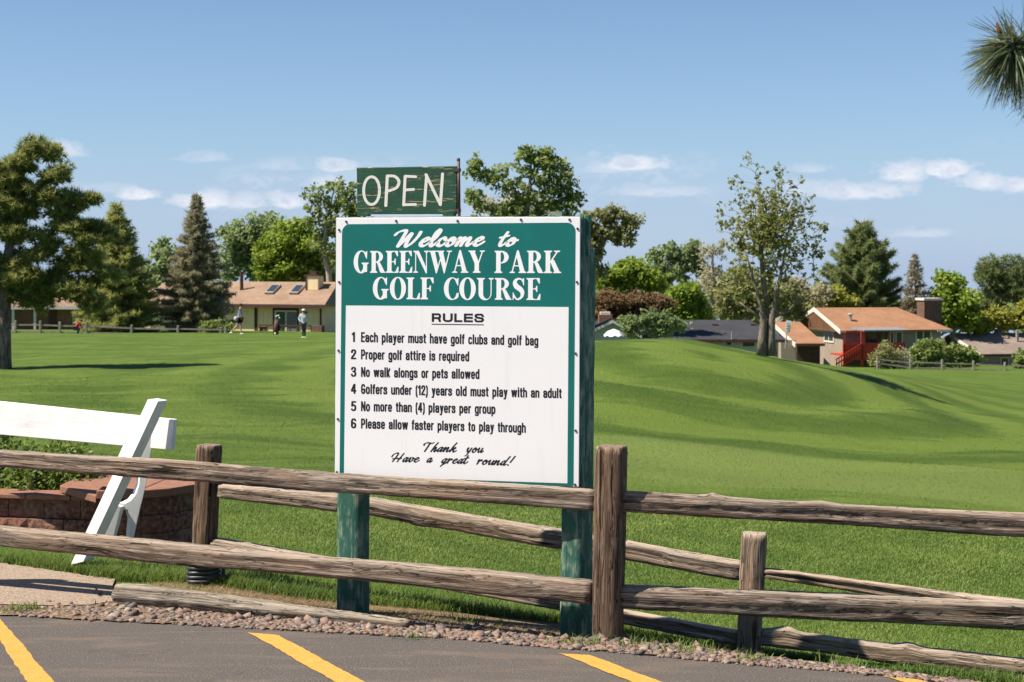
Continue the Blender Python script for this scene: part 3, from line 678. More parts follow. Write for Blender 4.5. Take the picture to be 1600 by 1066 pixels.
    if ch == 'W': return 1.02, U(D([(.03, .98), (.25, .98), (.40, .30), (.335, -.03), (.30, -.03)]), D([(.34, -.03), (.30, .0), (.48, .62), (.53, .62)]), D([(.40, .98), (.62, .98), (.77, .30), (.70, -.03), (.665, -.03)]), D([(.70, -.03), (.665, .05), (.90, .98), (.955, .98)]), D([(-.03, 1), (.32, 1), (.32, .955), (.24, .93), (.05, .93), (-.03, .955)]), D([(.32, 1), (.68, 1), (.68, .955), (.60, .93), (.42, .93), (.32, .955)]), D([(.80, 1), (1.04, 1), (1.04, .955), (.96, .93), (.89, .93), (.80, .955)]))
    if ch == 'K': return .74, U(st(.08), D([(.56, .97), (.63, .97), (.33, .50), (.27, .46), (.27, .52)]), D([(.34, .62), (.45, .58), (.70, .04), (.48, .04), (.28, .50)]), D([(.44, 1), (.71, 1), (.71, .955), (.64, .93), (.53, .93), (.44, .955)]), D([(.40, 0), (.76, 0), (.76, .045), (.69, .07), (.48, .07), (.40, .045)]))
    if ch == 'S':
        p = spline([(.50, .80), (.42, .93), (.29, .965), (.17, .90), (.135, .77), (.20, .62), (.36, .49), (.45, .35), (.43, .16), (.31, .04), (.19, .05), (.10, .20)], 6)
        def r(i, pts): t = i/(len(pts)-1); return .03 + .085*math.exp(-((t-.5)/.23)**2)
        return .60, U(stroke_d(X, Y, p, r), D([(.49, .66), (.525, .66), (.525, 1.0), (.495, 1.0), (.455, .93), (.46, .84)]), D([(.04, .34), (.075, .34), (.13, .13), (.085, .06), (.07, -.01), (.04, -.01)]))
def arc(cx, cy, rx, ry, a0, a1, n=12, e=2.6):
    out = []
    for a in np.linspace(math.radians(a0), math.radians(a1), n):
        c_, s_ = math.cos(a), math.sin(a); m = (abs(c_)**e + abs(s_)**e) ** (-1/e); out.append((cx + rx*c_*m, cy + ry*s_*m))
    return out
XH = .74
def sans(ch):
    """condensed bold sans: width, strokes (centre lines), lower and upper cut"""
    r = .078; l = r; rr_ = .37; w = .45; c = (l+rr_)/2; h = (rr_-l)/2; yc = XH/2; yh = XH/2 - .07
    o = arc(c, yc, h, yh, 0, 360, 28)
    G_ = {
     'o': (w, [o]), 'c': (w-.02, [arc(c, yc, h, yh, 35, 325, 22)]),
     'e': (w, [[(l, yc), (rr_, yc)] , arc(c, yc, h, yh, 0, 318, 22)]),
     'b': (w, [[(l, -.1), (l, 1.1)], o]), 'd': (w, [[(rr_, -.1), (rr_, 1.1)], o]),
     'p': (w, [[(l, -.3), (l, XH-.05)], o]), 'q': (w, [[(rr_, -.3), (rr_, XH-.05)], o]),
     'g': (w, [o, [(rr_, XH-.05), (rr_, -.05)] + arc(c, -.05, h, .13, 0, -150, 10)]),
     'n': (w, [[(l, -.1), (l, XH+.1)], arc(c, XH-.27, h, .20, 180, 0, 12) + [(rr_, -.1)]]),
     'h': (w, [[(l, -.1), (l, 1.1)], arc(c, XH-.27, h, .20, 180, 0, 12) + [(rr_, -.1)]]),
     'r': (.31, [[(l, -.1), (l, XH+.1)], arc(.26, XH-.27, .18, .20, 180, 95, 8)]),
     'u': (w, [[(l, XH+.1)] + arc(c, .27, h, .20, 180, 360, 12), [(rr_, XH+.1), (rr_, -.1)]]),
     'm': (.68, [[(l, -.1), (l, XH+.1)], arc(.21, XH-.25, .132, .18, 180, 0, 10) + [(.342, -.1)], arc(.474, XH-.25, .132, .18, 180, 0, 10) + [(.606, -.1)]]),
     'a': (w, [arc(c, XH-.25, h, .18, 165, 0, 10) + [(rr_, -.1)], [(rr_, .44)] + spline([(.30, .42), (.15, .37), (l, .22), (.14, .075), (.26, .09), (rr_, .20)], 4)]),
     's': (.43, [spline([(.345, .52), (.32, .64), (.21, .672), (.10, .62), (.10, .48), (.21, .39), (.33, .30), (.345, .15), (.22, .068), (.09, .11), (.07, .22)], 4)]),
     't': (.30, [[(.14, .95), (.14, .2)] + arc(.25, .18, .11, .11, 180, 265, 6), [(.0, XH-.06), (.29, XH-.06)]]),
     'f': (.29, [[(.13, -.1), (.13, .78)] + arc(.24, .80, .11, .13, 180, 95, 6), [(.0, XH-.06), (.28, XH-.06)]]),
     'l': (.20, [[(.10, -.1), (.10, 1.1)]]), 'i': (.20, [[(.10, -.1), (.10, XH-.02)], [(.10, .93), (.10, .935)]]),
     'v': (.43, [[(.065, XH+.1), (.215, .03)], [(.365, XH+.1), (.215, .03)]]),
     'y': (.43, [[(.065, XH+.1), (.22, .10)], [(.375, XH+.1), (.19, -.12), (.13, -.19), (.05, -.19)]]),
     'w': (.66, [[(.06, XH+.1), (.19, .05)], [(.33, XH), (.19, .05)], [(.33, XH), (.47, .05)], [(.60, XH+.1), (.47, .05)]]),
     'k': (.44, [[(l, -.1), (l, 1.1)], [(.37, XH+.1), (.12, .36)], [(.19, .42), (.38, -.1)]]),
     'x': (.43, [[(.06, XH+.1), (.37, -.1)], [(.37, XH+.1), (.06, -.1)]]),
     'E': (.42, [[(l, -.1), (l, 1.1)], [(l, .93), (.38, .93)], [(l, .52), (.34, .52)], [(l, .07), (.38, .07)]]),
     'P': (.46, [[(l, -.1), (l, 1.1)], [(l, .93), (.20, .93)] + arc(.22, .68, .16, .25, 90, -90, 12) + [(l, .43)]]),
     'N': (.50, [[(l, -.1), (l, 1.1)], [(.42, -.1), (.42, 1.1)], [(l, .98), (.42, .02)]]),
     'G': (.48, [arc(.24, .5, .16, .43, 35, 330, 22), [(.40, .2), (.40, .46), (.25, .46)]]),
     '1': (.30, [[(.20, -.1), (.20, 1.1)], [(.20, .90), (.04, .76)]]),
     '2': (.46, [spline([(.08, .70), (.11, .86), (.23, .93), (.36, .86), (.37, .70), (.28, .48), (.10, .18), (.08, .07)], 5) + [(.40, .07)]]),
     '3': (.46, [spline([(.08, .75), (.13, .90), (.24, .93), (.35, .86), (.36, .70), (.30, .56), (.20, .53)], 5), spline([(.20, .53), (.32, .50), (.38, .36), (.37, .18), (.28, .08), (.14, .08), (.07, .24)], 5)]),
     '4': (.48, [[(.32, -.1), (.32, 1.0)], [(.30, .95), (.06, .30), (.44, .30)]]),
     '5': (.46, [[(.38, .93), (.12, .93), (.10, .52)] + spline([(.20, .60), (.33, .56), (.38, .35), (.34, .13), (.20, .07), (.07, .18)], 5)]),
     '6': (.46, [arc(.225, .30, .145, .23, 0, 360, 20), spline([(.37, .80), (.30, .92), (.18, .92), (.09, .75), (.08, .30)], 5)]),
     '(': (.22, [spline([(.19, 1.0), (.08, .75), (.06, .40), (.09, .05), (.19, -.22)], 5)]),
     ')': (.22, [spline([(.03, 1.0), (.14, .75), (.16, .40), (.13, .05), (.03, -.22)], 5)])}
    wd, st = G_[ch]; tall = ch in 'bdhklftEPNG1234560i'; lo = -.24 if ch in 'gpqy()' else 0.0
    hi = 1.0 if ch in 'bdhklEPNG123456i(' or ch == ')' else (1.0 if ch == 'f' else .93 if ch == 't' else XH)
    return wd, st, r, lo, hi
def wide(ch):
    G_ = {'R': (.95, [[(.12, -.1), (.12, 1.1)], [(.12, .89), (.60, .89)] + arc(.62, .67, .19, .22, 90, -90, 10) + [(.12, .45)], [(.55, .45), (.76, .32), (.82, -.1)]]),
      'U': (.98, [[(.12, 1.1)] + arc(.49, .38, .37, .27, 180, 360, 16) + [(.86, 1.1)]]), 'L': (.80, [[(.12, -.1), (.12, 1.1)], [(.12, .11), (.80, .11)]]),
      'E': (.88, [[(.12, -.1), (.12, 1.1)], [(.12, .89), (.86, .89)], [(.12, .51), (.82, .51)], [(.12, .11), (.88, .11)]]),
      'S': (.93, [spline([(.82, .70), (.72, .87), (.46, .905), (.20, .85), (.13, .70), (.25, .56), (.50, .50), (.78, .42), (.83, .27), (.70, .12), (.46, .095), (.20, .12), (.10, .32)], 5)])}
    return G_[ch]
def script(ch):
    """slanted brush script, centre lines; x height .5, cap 1"""
    s = {'W': (1.05, [[(-.12, .70), (-.02, .86), (.20, .97), (.31, .90), (.25, .55), (.16, .10), (.17, .03), (.30, .25), (.52, .72), (.58, .70), (.50, .35), (.48, .06), (.56, .02), (.74, .25), (.90, .62), (.95, .86)]]),
     'e': (.46, [[(.10, .24), (.26, .30), (.36, .42), (.30, .50), (.18, .44), (.08, .22), (.12, .06), (.24, .02), (.38, .14), (.46, .24)]]),
     'l': (.34, [[(.04, .20), (.22, .50), (.33, .85), (.27, .98), (.17, .80), (.09, .35), (.10, .08), (.18, .02), (.34, .24)]]),
     'c': (.42, [[(.34, .40), (.28, .50), (.16, .44), (.07, .22), (.12, .05), (.24, .02), (.36, .14), (.42, .24)]]),
     'o': (.48, [[(.20, .48), (.09, .30), (.08, .10), (.18, .01), (.32, .12), (.36, .34), (.28, .48), (.20, .46), (.22, .36), (.34, .34), (.48, .36)]]),
     'm': (.74, [[(.02, .34), (.11, .48), (.12, .38), (.04, .02)], [(.06, .14), (.20, .40), (.30, .48), (.30, .36), (.24, .02)], [(.26, .14), (.42, .42), (.52, .48), (.54, .38), (.49, .12), (.54, .02), (.66, .14), (.74, .24)]]),
     't': (.36, [[(.26, .88), (.12, .40), (.08, .12), (.14, .01), (.26, .10), (.36, .24)], [(.0, .54), (.16, .58), (.36, .66)]]),
     'T': (.62, [[(-.06, .70), (-.04, .86), (.18, .96), (.50, .90), (.66, 1.0)], [(.36, .90), (.26, .50), (.14, .02)]]),
     'h': (.46, [[(.36, .98), (.20, .60), (.02, .02)], [(.06, .14), (.20, .38), (.31, .46), (.32, .36), (.25, .10), (.31, .02), (.46, .22)]]),
     'a': (.50, [[(.38, .40), (.28, .49), (.14, .38), (.06, .16), (.11, .03), (.22, .12), (.36, .40)], [(.39, .48), (.31, .18), (.32, .03), (.42, .10), (.50, .22)]]),
     'n': (.52, [[(.02, .34), (.11, .48), (.12, .38), (.04, .02)], [(.06, .12), (.22, .40), (.32, .48), (.33, .36), (.28, .10), (.34, .02), (.52, .22)]]),
     'k': (.48, [[(.36, .98), (.20, .60), (.02, .02)], [(.08, .18), (.24, .42), (.36, .46), (.34, .34), (.16, .26), (.26, .18), (.30, .02), (.40, .04), (.50, .16)]]),
     'y': (.50, [[(.04, .34), (.14, .48), (.10, .18), (.18, .04), (.32, .24), (.42, .48)], [(.42, .48), (.30, .10), (.14, -.26), (.02, -.40)]]),
     'u': (.52, [[(.04, .34), (.14, .48), (.10, .16), (.16, .02), (.30, .18), (.42, .48)], [(.42, .48), (.34, .12), (.40, .02), (.52, .20)]]),
     'H': (.86, [[(-.12, .55), (-.02, .80), (.20, .95), (.34, .90), (.26, .55), (.06, .02)], [(.80, .92), (.62, .50), (.44, .02)], [(.0, .32), (.30, .38), (.62, .34), (.70, .44)]]),
     'v': (.46, [[(.04, .34), (.14, .48), (.10, .16), (.16, .02), (.30, .16), (.36, .42), (.32, .48), (.40, .40), (.46, .42)]]),
     'g': (.50, [[(.38, .40), (.28, .49), (.14, .38), (.06, .16), (.11, .05), (.24, .14), (.40, .48)], [(.40, .48), (.24, .02), (.04, -.36)], [(.04, -.36), (.14, -.22), (.36, -.02), (.50, .18)]]),
     'r': (.42, [[(.04, .34), (.12, .50), (.12, .38), (.04, .02)], [(.06, .14), (.18, .36), (.30, .48), (.34, .40), (.28, .36)]]),
     'd': (.54, [[(.36, .40), (.26, .49), (.14, .38), (.06, .16), (.11, .03), (.22, .10), (.36, .40)], [(.60, .98), (.38, .40), (.29, .10), (.35, .02), (.48, .14)]]),
     '!': (.30, [[(.46, 1.02), (.22, .34)], [(.10, .06), (.115, .05)]])}
    w, st = s[ch]; return w, [spline(k, 6) if len(k) > 2 else k for k in st]
def opn(ch):
    G_ = {'O': (.66, [arc(.31, .5, .25, .46, 0, 360, 30, 2.1)]), 'P': (.52, [[(.10, 0), (.14, .98)], spline([(.14, .98), (.36, .96), (.48, .80), (.42, .60), (.22, .50), (.13, .49)], 5)]),
      'E': (.46, [[(.08, .02), (.12, .98)], [(.12, .98), (.44, .96)], [(.10, .52), (.38, .54)], [(.08, .03), (.44, .04)]]), 'N': (.68, [[(.06, 0), (.12, .96)], [(.10, .98), (.54, .02)], [(.54, .02), (.60, 1.0)]])}
    return G_[ch]
def trace(X, Y, Dm):
    """marching squares over the field; returns vertices and faces of the inside"""
    ny, nx_ = Dm.shape; V = []; Fc = []; cache = {}
    def vert(key, p):
        if key not in cache: cache[key] = len(V); V.append(p)
        return cache[key]
    ins = Dm < 0
    full = ins[:-1, :-1] & ins[1:, :-1] & ins[:-1, 1:] & ins[1:, 1:]; anyi = ins[:-1, :-1] | ins[1:, :-1] | ins[:-1, 1:] | ins[1:, 1:]
    for j in range(ny-1):
        i = 0
        while i < nx_-1:
            if full[j, i]:
                k = i
                while k < nx_-1 and full[j, k]: k += 1
                Fc.append([vert((i, j), (X[j, i], Y[j, i])), vert((k, j), (X[j, k], Y[j, k])), vert((k, j+1), (X[j+1, k], Y[j+1, k])), vert((i, j+1), (X[j+1, i], Y[j+1, i]))]); i = k; continue
            if anyi[j, i]:
                cs = [(i, j), (i+1, j), (i+1, j+1), (i, j+1)]; poly = []
                for q in range(4):
                    a, b = cs[q], cs[(q+1) % 4]; da, db = Dm[a[1], a[0]], Dm[b[1], b[0]]
                    if da < 0: poly.append(vert(a, (X[a[1], a[0]], Y[a[1], a[0]])))
                    if (da < 0) != (db < 0):
                        t = da/(da-db); key = (min(a, b), max(a, b))
                        poly.append(vert(key, (X[a[1], a[0]]*(1-t) + X[b[1], b[0]]*t, Y[a[1], a[0]]*(1-t) + Y[b[1], b[0]]*t)))
                if len(poly) > 2: Fc.append(poly)
            i += 1
    return np.array(V).reshape(-1, 2), Fc
def word(text, font, bold=1.0, gap=.06, res=46):
    """outline mesh of a word in units of cap height; x from 0 to its width"""
    x = 0; VV = []; FF = []; n0 = 0
    for ch in text:
        if font == 'serif': wd = serif_glyph(ch, np.zeros((1, 1)), np.zeros((1, 1)))[0]
        elif font == 'sans': wd, st, r, lo, hi = sans(ch)
        elif font == 'wide': wd, st = wide(ch)
        elif font == 'open': wd, st = opn(ch)
        else: wd, st = script(ch)
        pad = .3; gx = np.arange(-pad, wd + pad, 1/res); gy = np.arange(-.55, 1.12, 1/res); X, Y = np.meshgrid(gx, gy)
        if font == 'serif': Dm = serif_glyph(ch, X, Y)[1]
        elif font == 'sans':
            Dm = U(*[stroke_d(X, Y, s, r*bold) for s in st])
            if hi is not None: Dm = I(Dm, lo - Y, Y - hi, -X, X - wd)
        elif font == 'wide': Dm = I(U(*[stroke_d(X, Y, s, .115) for s in st]), -Y, Y - 1, -X, X - wd)
        elif font == 'open': Dm = U(*[stroke_d(X, Y, s, .044) for s in st])
        else:
            def r_(i, pts, b=bold):
                a, c2 = pts[max(i-1, 0)], pts[min(i+1, len(pts)-1)]; an = math.atan2(c2[1]-a[1], c2[0]-a[0])
                return b*(.040 + .040*abs(math.sin(an - math.radians(38))))
            Dm = U(*[stroke_d(X, Y, s, r_) for s in st])
        v, f = trace(X, Y, Dm)
        if len(v): v[:, 0] += x; VV.append(v); FF += [[n0 + q for q in p] for p in f]; n0 += len(v)
        x += wd + gap
    V = np.concatenate(VV)
    V[:, 0] -= V[:, 0].min(); return V, FF
# board frame, fitted to the photograph
BO = np.array([-.96105, 8.68, .72111]); BR = np.array([1.30661, -.40710, -.00634]); BU = np.array([.00716, .00124, 1.39705])
BWd = np.linalg.norm(BR); BHt = np.linalg.norm(BU); er = BR/BWd; eu = BU/BHt; en = np.cross(er, eu); en /= np.linalg.norm(en)
if en[1] > 0: en = -en          # towards the camera
def bp(px, py, lift=0.0):
    """point on the board's face seen at a pixel"""
    d = np.array([(px-800)/F, 1, -(py-HY)/F]); o = np.array([0, 0, EYE]); q = BO + en*lift
    return o + d * (np.dot(q - o, en) / np.dot(d, en))
def place_word(text, font, x0, y0, x1, y1, cap, mat, parent, name='lettering', lift=.0024, bold=1.0, gap=.06, shear=0.0, plane=None):
    """set a word between pixels (x0,y0) and (x1,y1) of its baseline, cap height in pixels"""
    V, Fc = word(text, font, bold, gap); V[:, 0] += shear*V[:, 1]; V[:, 0] -= V[:, 0].min(); V[:, 0] /= V[:, 0].max()
    pf = plane or bp; a, b = pf(x0, y0, lift), pf(x1, y1, lift); c, d = pf(x0, y0 - cap, lift), pf(x1, y1 - cap, lift)
    ux, uy = b - a, ((c-a) + (d-b))/2; uy = eu*np.dot(uy, eu)
    W3 = a + np.outer(V[:, 0], ux) + np.outer(V[:, 1], uy)
    return obj(name, W3, Fc, mat, parent)

sg = thing('golf_course_sign', (float(BO[0]), float(BO[1]), 0), 'large white and teal golf course welcome and rules sign on two green posts', 'sign')
def slab(name, mat, r0, r1, u0, u1, n0, n1, parent, co=True, bev=.002):
    """block in board coordinates (metres along the board, up it, and out of it)"""
    p = lambda r, u, n: BO + er*r + eu*u + en*n
    V = [p(r, u, n) for n in (n0, n1) for r, u in ((r0, u0), (r1, u0), (r1, u1), (r0, u1))]
    Fc = [(0,3,2,1),(4,5,6,7),(0,1,5,4),(1,2,6,5),(2,3,7,6),(3,0,4,7)]
    cc = [(u, r, n) if (u1-u0) > (r1-r0) else (r, u, n) for n in (n0, n1) for r, u in ((r0, u0), (r1, u0), (r1, u1), (r0, u1))]
    o = obj(name, V, Fc, mat, parent, {'co': ('FLOAT_VECTOR', 'POINT', cc), 'seed': ('FLOAT', 'POINT', [R.random()]*8)})
    if bev: m = o.modifiers.new('bevel', 'BEVEL'); m.width = bev; m.segments = 2
    return o
slab('panel', M['white_board'], 0, BWd, 0, BHt, -.010, 0, sg)
slab('backing_board', M['green_post'], -.008, BWd+.012, -.01, BHt+.004, -.026, -.0105, sg)
for r0, r1 in ((-.004, .085), (BWd-.075, BWd+.014)): slab('batten', M['green_post'], r0, r1, .02, BHt-.005, -.070, -.0265, sg)
slab('batten', M['green_post'], .087, BWd-.077, BHt-.095, BHt-.008, -.070, -.0265, sg)
slab('batten', M['green_post'], .087, BWd-.077, .02, .11, -.070, -.0265, sg)
slab('top_block', M['green_post'], BWd-.016, BWd+.028, BHt-.20, BHt+.012, -.115, -.0705, sg)
slab('wood_scrap', M['green_post'], BWd-.17, BWd-.10, BHt+.004, BHt+.028, -.05, -.012, sg)
# teal field with rounded corners, white window cut into it
def plate(name, corners, rad, mat, lift, parent):
    c = [bp(x, y, lift) for x, y in corners]; poly = []
    for i in range(4):
        p, a, b = c[i], c[i-1], c[(i+1) % 4]; r = rad[i]
        if r == 0: poly.append(p); continue
        ua = (a-p)/np.linalg.norm(a-p); ub = (b-p)/np.linalg.norm(b-p); o_ = p + (ua+ub)*r
        for t in np.linspace(0, math.pi/2, 9): poly.append(o_ - ub*r*math.cos(t) - ua*r*math.sin(t))
    n = len(poly); V = poly + [q - en*.0012 for q in poly]
    return obj(name, V, [tuple(range(n)), tuple(range(n, 2*n))[::-1]] + [(i, n+i, n+(i+1) % n, (i+1) % n) for i in range(n)], mat, parent)
plate('teal_field', [(534.5,350.5),(899,348),(895.5,759.5),(530.5,746.5)], [.045,.045,.012,.012], M['teal'], .0015, sg)
plate('rules_panel', [(540.5,477.5),(888.5,480),(886.5,755.5),(537.5,743.5)], [0,0,0,0], M['white_board'], .0022, sg)
WP, IK = M['white_print'], M['ink']
place_word('Welcome', 'script', 615, 385.5, 758.5, 384, 26, WP, sg, bold=1.2, gap=-.03, shear=.22)
place_word('to', 'script', 778, 384.5, 811, 384, 24, WP, sg, bold=1.2, gap=-.03, shear=.22)
place_word('GREENWAY', 'serif', 552.5, 426.5, 757.5, 426.5, 34.5, WP, sg, gap=.02)
place_word('PARK', 'serif', 772.5, 426.8, 877, 427, 35, WP, sg, gap=.02)
place_word('GOLF', 'serif', 582.5, 467.5, 677.5, 468, 34, WP, sg, gap=.02)
place_word('COURSE', 'serif', 693.5, 468, 844.5, 469, 34, WP, sg, gap=.02)
place_word('RULES', 'wide', 674.5, 503, 756, 503.8, 13.5, IK, sg, gap=.14, lift=.0028)
c = [bp(x, y, .0028) for x, y in ((674.5,506),(756,507),(756,508.3),(674.5,507.3))]; obj('underline', c, [(0,1,2,3)], IK, sg)
lines = [('1 Each player must have golf clubs and golf bag', 841, 534.6, 540.2), ('2 Proper golf attire is required', 733, 561.6, 564.8), ('3 No walk alongs or pets allowed', 749, 589, 592.4),
 ('4 Golfers under (12) years old must play with an adult', 877.5, 615.6, 622.4), ('5 No more than (4) players per group', 774, 642.6, 647), ('6 Please allow faster players to play through', 821.5, 669.6, 676.4)]
for s, xe, yb0, yb1 in lines:
    dg, rest_ = s.split(' ', 1); sl = (yb1-yb0)/(xe-564)
    place_word(dg, 'sans', 549.5 if dg == '1' else 548.2, yb0 - 15*sl, 554.5 if dg == '1' else 556.6, yb0 - 8*sl, 15.5, IK, sg, name='number', lift=.0028, bold=1.05)
    ws = rest_.split(' '); wl = []
    for w_ in ws: wl.append(sum(sans(c_)[0] for c_ in w_) + .05*(len(w_)-1))
    spc = .42; tot = sum(wl) + spc*(len(ws)-1); k = (xe-564)/tot; x = 564
    # join the words of a line into one strip of print
    VV = []; FF = []; n0 = 0
    for w_, l_ in zip(ws, wl):
        V, Fc = word(w_, 'sans', 1.12, .05, 40); x1 = x + l_*k; V = V/np.array([V[:, 0].max(), 1]); ya, yb = yb0 + (x-564)*sl, yb0 + (x1-564)*sl
        a, b, c, d = bp(x, ya, .0028), bp(x1, yb, .0028), bp(x, ya-15.6, .0028), bp(x1, yb-15.6, .0028)
        VV.append(a + np.outer(V[:, 0], b-a) + np.outer(V[:, 1], eu*np.dot(((c-a)+(d-b))/2, eu))); FF += [[n0+q for q in f] for f in Fc]; n0 += len(V); x = x1 + spc*k
    obj('lettering', np.concatenate(VV), FF, IK, sg)
for w_, x0, y0, x1, y1, cp in (('Thank', 661, 705.7, 715, 706.4, 14.5), ('you', 725.5, 706.8, 756, 707.4, 14.5), ('Have', 611, 721.6, 656, 722.4, 14.5), ('a', 666, 722.6, 676.5, 723, 14.5), ('great', 687, 723.6, 733.5, 725, 14.5), ('round!', 744, 725.4, 806, 728, 14.5)):
    place_word(w_, 'script', x0, y0, x1, y1, cp, IK, sg, bold=1.0, gap=-.02, shear=.22, lift=.0028)
for x, y in ((541,346.5),(619,345.5),(715,345.5),(814,343.5),(890,343.5),(530,359.5),(530,441),(529,548),(528,655),(526.5,738),(902.5,357.5),(901.5,441),(899.5,552.5),(899.5,673),(898.5,757.5)):
    c = bp(x, y, .0005); mb = MB(); r_ = .0068; ring = [c + er*r_*math.cos(a) + eu*r_*math.sin(a) for a in np.linspace(0, 2*math.pi, 9)[:-1]]
    mb.prism(ring, en*.003); mb.build('screw', M['screw'], sg)
# posts of the sign
def sign_post(xb, yb, Yb, xt, yt, w, dpt, seed, lean=0):
    a = P(xb, yb, Yb); b = P(xt, yt, Yb); a[2] -= .05; bvec = -en.copy(); bvec[2] = 0
    a = a + bvec*dpt/2; b = b + bvec*dpt/2
    o = beam('post', a, b, w, dpt, mat=M['green_post'], parent=sg, seed=seed, side=er, wob=.003, rough=.0009, rnd_=.09, step=.05)
    return o
sign_post(544.5, 972, 8.80, 548, 368, .150, .125, 61)
sign_post(893, 990, 8.38, 900, 387, .128, .175, 62)
# OPEN sign on its rod
og = thing('open_sign', bp(636, 336), 'dark green hand painted OPEN board on a rod above the golf sign', 'sign')
oc = [bp(x, y, -.012) for x, y in ((558,335),(713,334.5),(714,259.5),(557,262))]
V = [q for q in oc] + [q - en*.022 for q in oc]; cc = [(np.dot(q-BO, er), np.dot(q-BO, eu), 0) for q in V]
o = obj('plate', V, [(0,1,2,3),(4,7,6,5),(0,4,5,1),(1,5,6,2),(2,6,7,3),(3,7,4,0)], M['open_green'], og, {'co': ('FLOAT_VECTOR', 'POINT', cc)})
m = o.modifiers.new('bevel', 'BEVEL'); m.width = .003; m.segments = 2
for ch, x0, x1, yb, cp in (('O', 566, 595, 321.5, 47), ('P', 600.5, 625.5, 321.5, 47.5), ('E', 628.5, 651.5, 321.5, 47), ('N', 661, 693.5, 321, 49)):
    lo = place_word(ch, 'open', x0, yb, x1, yb, cp, M['hand_white'], og, name='letter', lift=-.0112)
    co_ = [(v.co.x*2, v.co.z*2, 0) for v in lo.data.vertices]; a_ = lo.data.attributes.new('co', 'FLOAT_VECTOR', 'POINT'); a_.data.foreach_set('vector', np.array(co_, np.float32).ravel())
mb = MB(); mb.tube([bp(717.5, 338, -.02), bp(716.5, 251, -.02)], .0085, 10); mb.build('rod', M['rust_pipe'], og, smooth=True)
mb = MB(); mb.ball(bp(716.3, 250, -.02), (.010, .010, .012)); mb.build('rod_tip', M['rust_pipe'], og, smooth=True)
for y in (266, 329): mb = MB(); mb.tube([bp(716.8, y-2.5, -.02), bp(716.8, y+2.5, -.02)], .0125, 10); mb.build('hinge_sleeve', M['rust_pipe'], og); mb = MB(); a = bp(709, y, -.0105); b = bp(717, y, -.0105); mb.prism([a+eu*.007, a-eu*.007, b-eu*.007, b+eu*.007], en*-.0015 + en*.003); mb.build('hinge_strap', M['rust_pipe'], og)
mb = MB(); cen = bp(551, 314, -.02); mb.tube([cen + er*.012*math.cos(a) + eu*.018*math.sin(a) for a in np.linspace(0, 6.28, 14)], .0022, 6); mb.build('ring', M['rust_pipe'], og)
for x in (566, 700): mb = MB(); a = bp(x, 337.5, -.012); mb.prism([a-er*.03, a+er*.03, a+er*.03+eu*.012, a-er*.03+eu*.012], -en*.05); mb.build('bracket', M['open_green'], og)

# ---------------------------------------------------------------- white barricade, block wall
def wb(name, pts4, d, parent, along):
    """painted board: a quad of points pushed back by the vector d; grain runs along 'along'"""
    p = [np.array(q, float) for q in pts4]; d = np.array(d, float); V = p + [q + d for q in p]; al = np.array(along, float); al /= np.linalg.norm(al)
    n = np.cross(p[1]-p[0], p[3]-p[0]); n /= np.linalg.norm(n); cr = np.cross(al, n)
    co = [(np.dot(q, al), np.dot(q, cr), np.dot(q, n)) for q in V]
    k = len(p); Fc = [tuple(range(k)), tuple(range(k, 2*k))[::-1]] + [((i+1) % k, i, k+i, k+(i+1) % k) for i in range(k)]
    o = obj(name, V, Fc, M['white_wood'], parent, {'co': ('FLOAT_VECTOR', 'POINT', co)})
    m = o.modifiers.new('bevel', 'BEVEL'); m.width = .004; m.segments = 2; m.limit_method = 'ANGLE'; return o
br = G(116, 884)
ba = thing('barricade', br, 'white painted wooden barricade with a wide top board on slanted legs', 'barricade')
Yr, Yl = 10.05, 10.9
bd = np.array([-.72, -.25, 0]) * 0 + np.array([.16, .04, 0])
q = [P(-60, 674, Yl), P(268, 703.5, Yr), P(272, 656, Yr), P(-60, 622, Yl)]
wb('board', q, np.array([.012, .045, 0]), ba, q[1]-q[0])
# A frame: front leg, rear leg, web plate with two round cut-outs (frame plane turns away from the camera)
Yf, Yb = 9.96, 10.02
fl = [P(110, 883, 9.96), P(130, 878, 9.90), P(247, 627, Yf-.04), P(231, 624, Yf+.02)]
wb('leg', fl, (.045, .075, 0), ba, fl[2]-fl[1])
mb_ = lambda pts, Y: [P(x, y, Y) for x, y in pts]
# shaded inner frame behind the front leg
web = [(238,640),(243,664),(236,706),(228,760),(218,800),(209,842),(201,842),(204,812),(200,797),(191,797),(182,806),(170,806),(168,790),(176,778),(184,784),(194,787),(204,782),(212,772),(217,758),(218,742),(212,728),(202,722),(192,727),(184,738),(180,736),(196,700),(222,655)]
wb('frame_plate', mb_(web, 10.13), (-.034, .06, 0), ba, (0, 0, 1))
st_ = [(177,788),(190,792),(176,846),(160,846)]
wb('strut', mb_(st_, 10.10), (.012, .03, 0), ba, (0.2, 0, 1))
mb = MB(); mb.ball(P(235, 649, 9.955), (.009, .006, .009), 8, 5); mb.build('bolt', M['white_board'], ba, smooth=True)

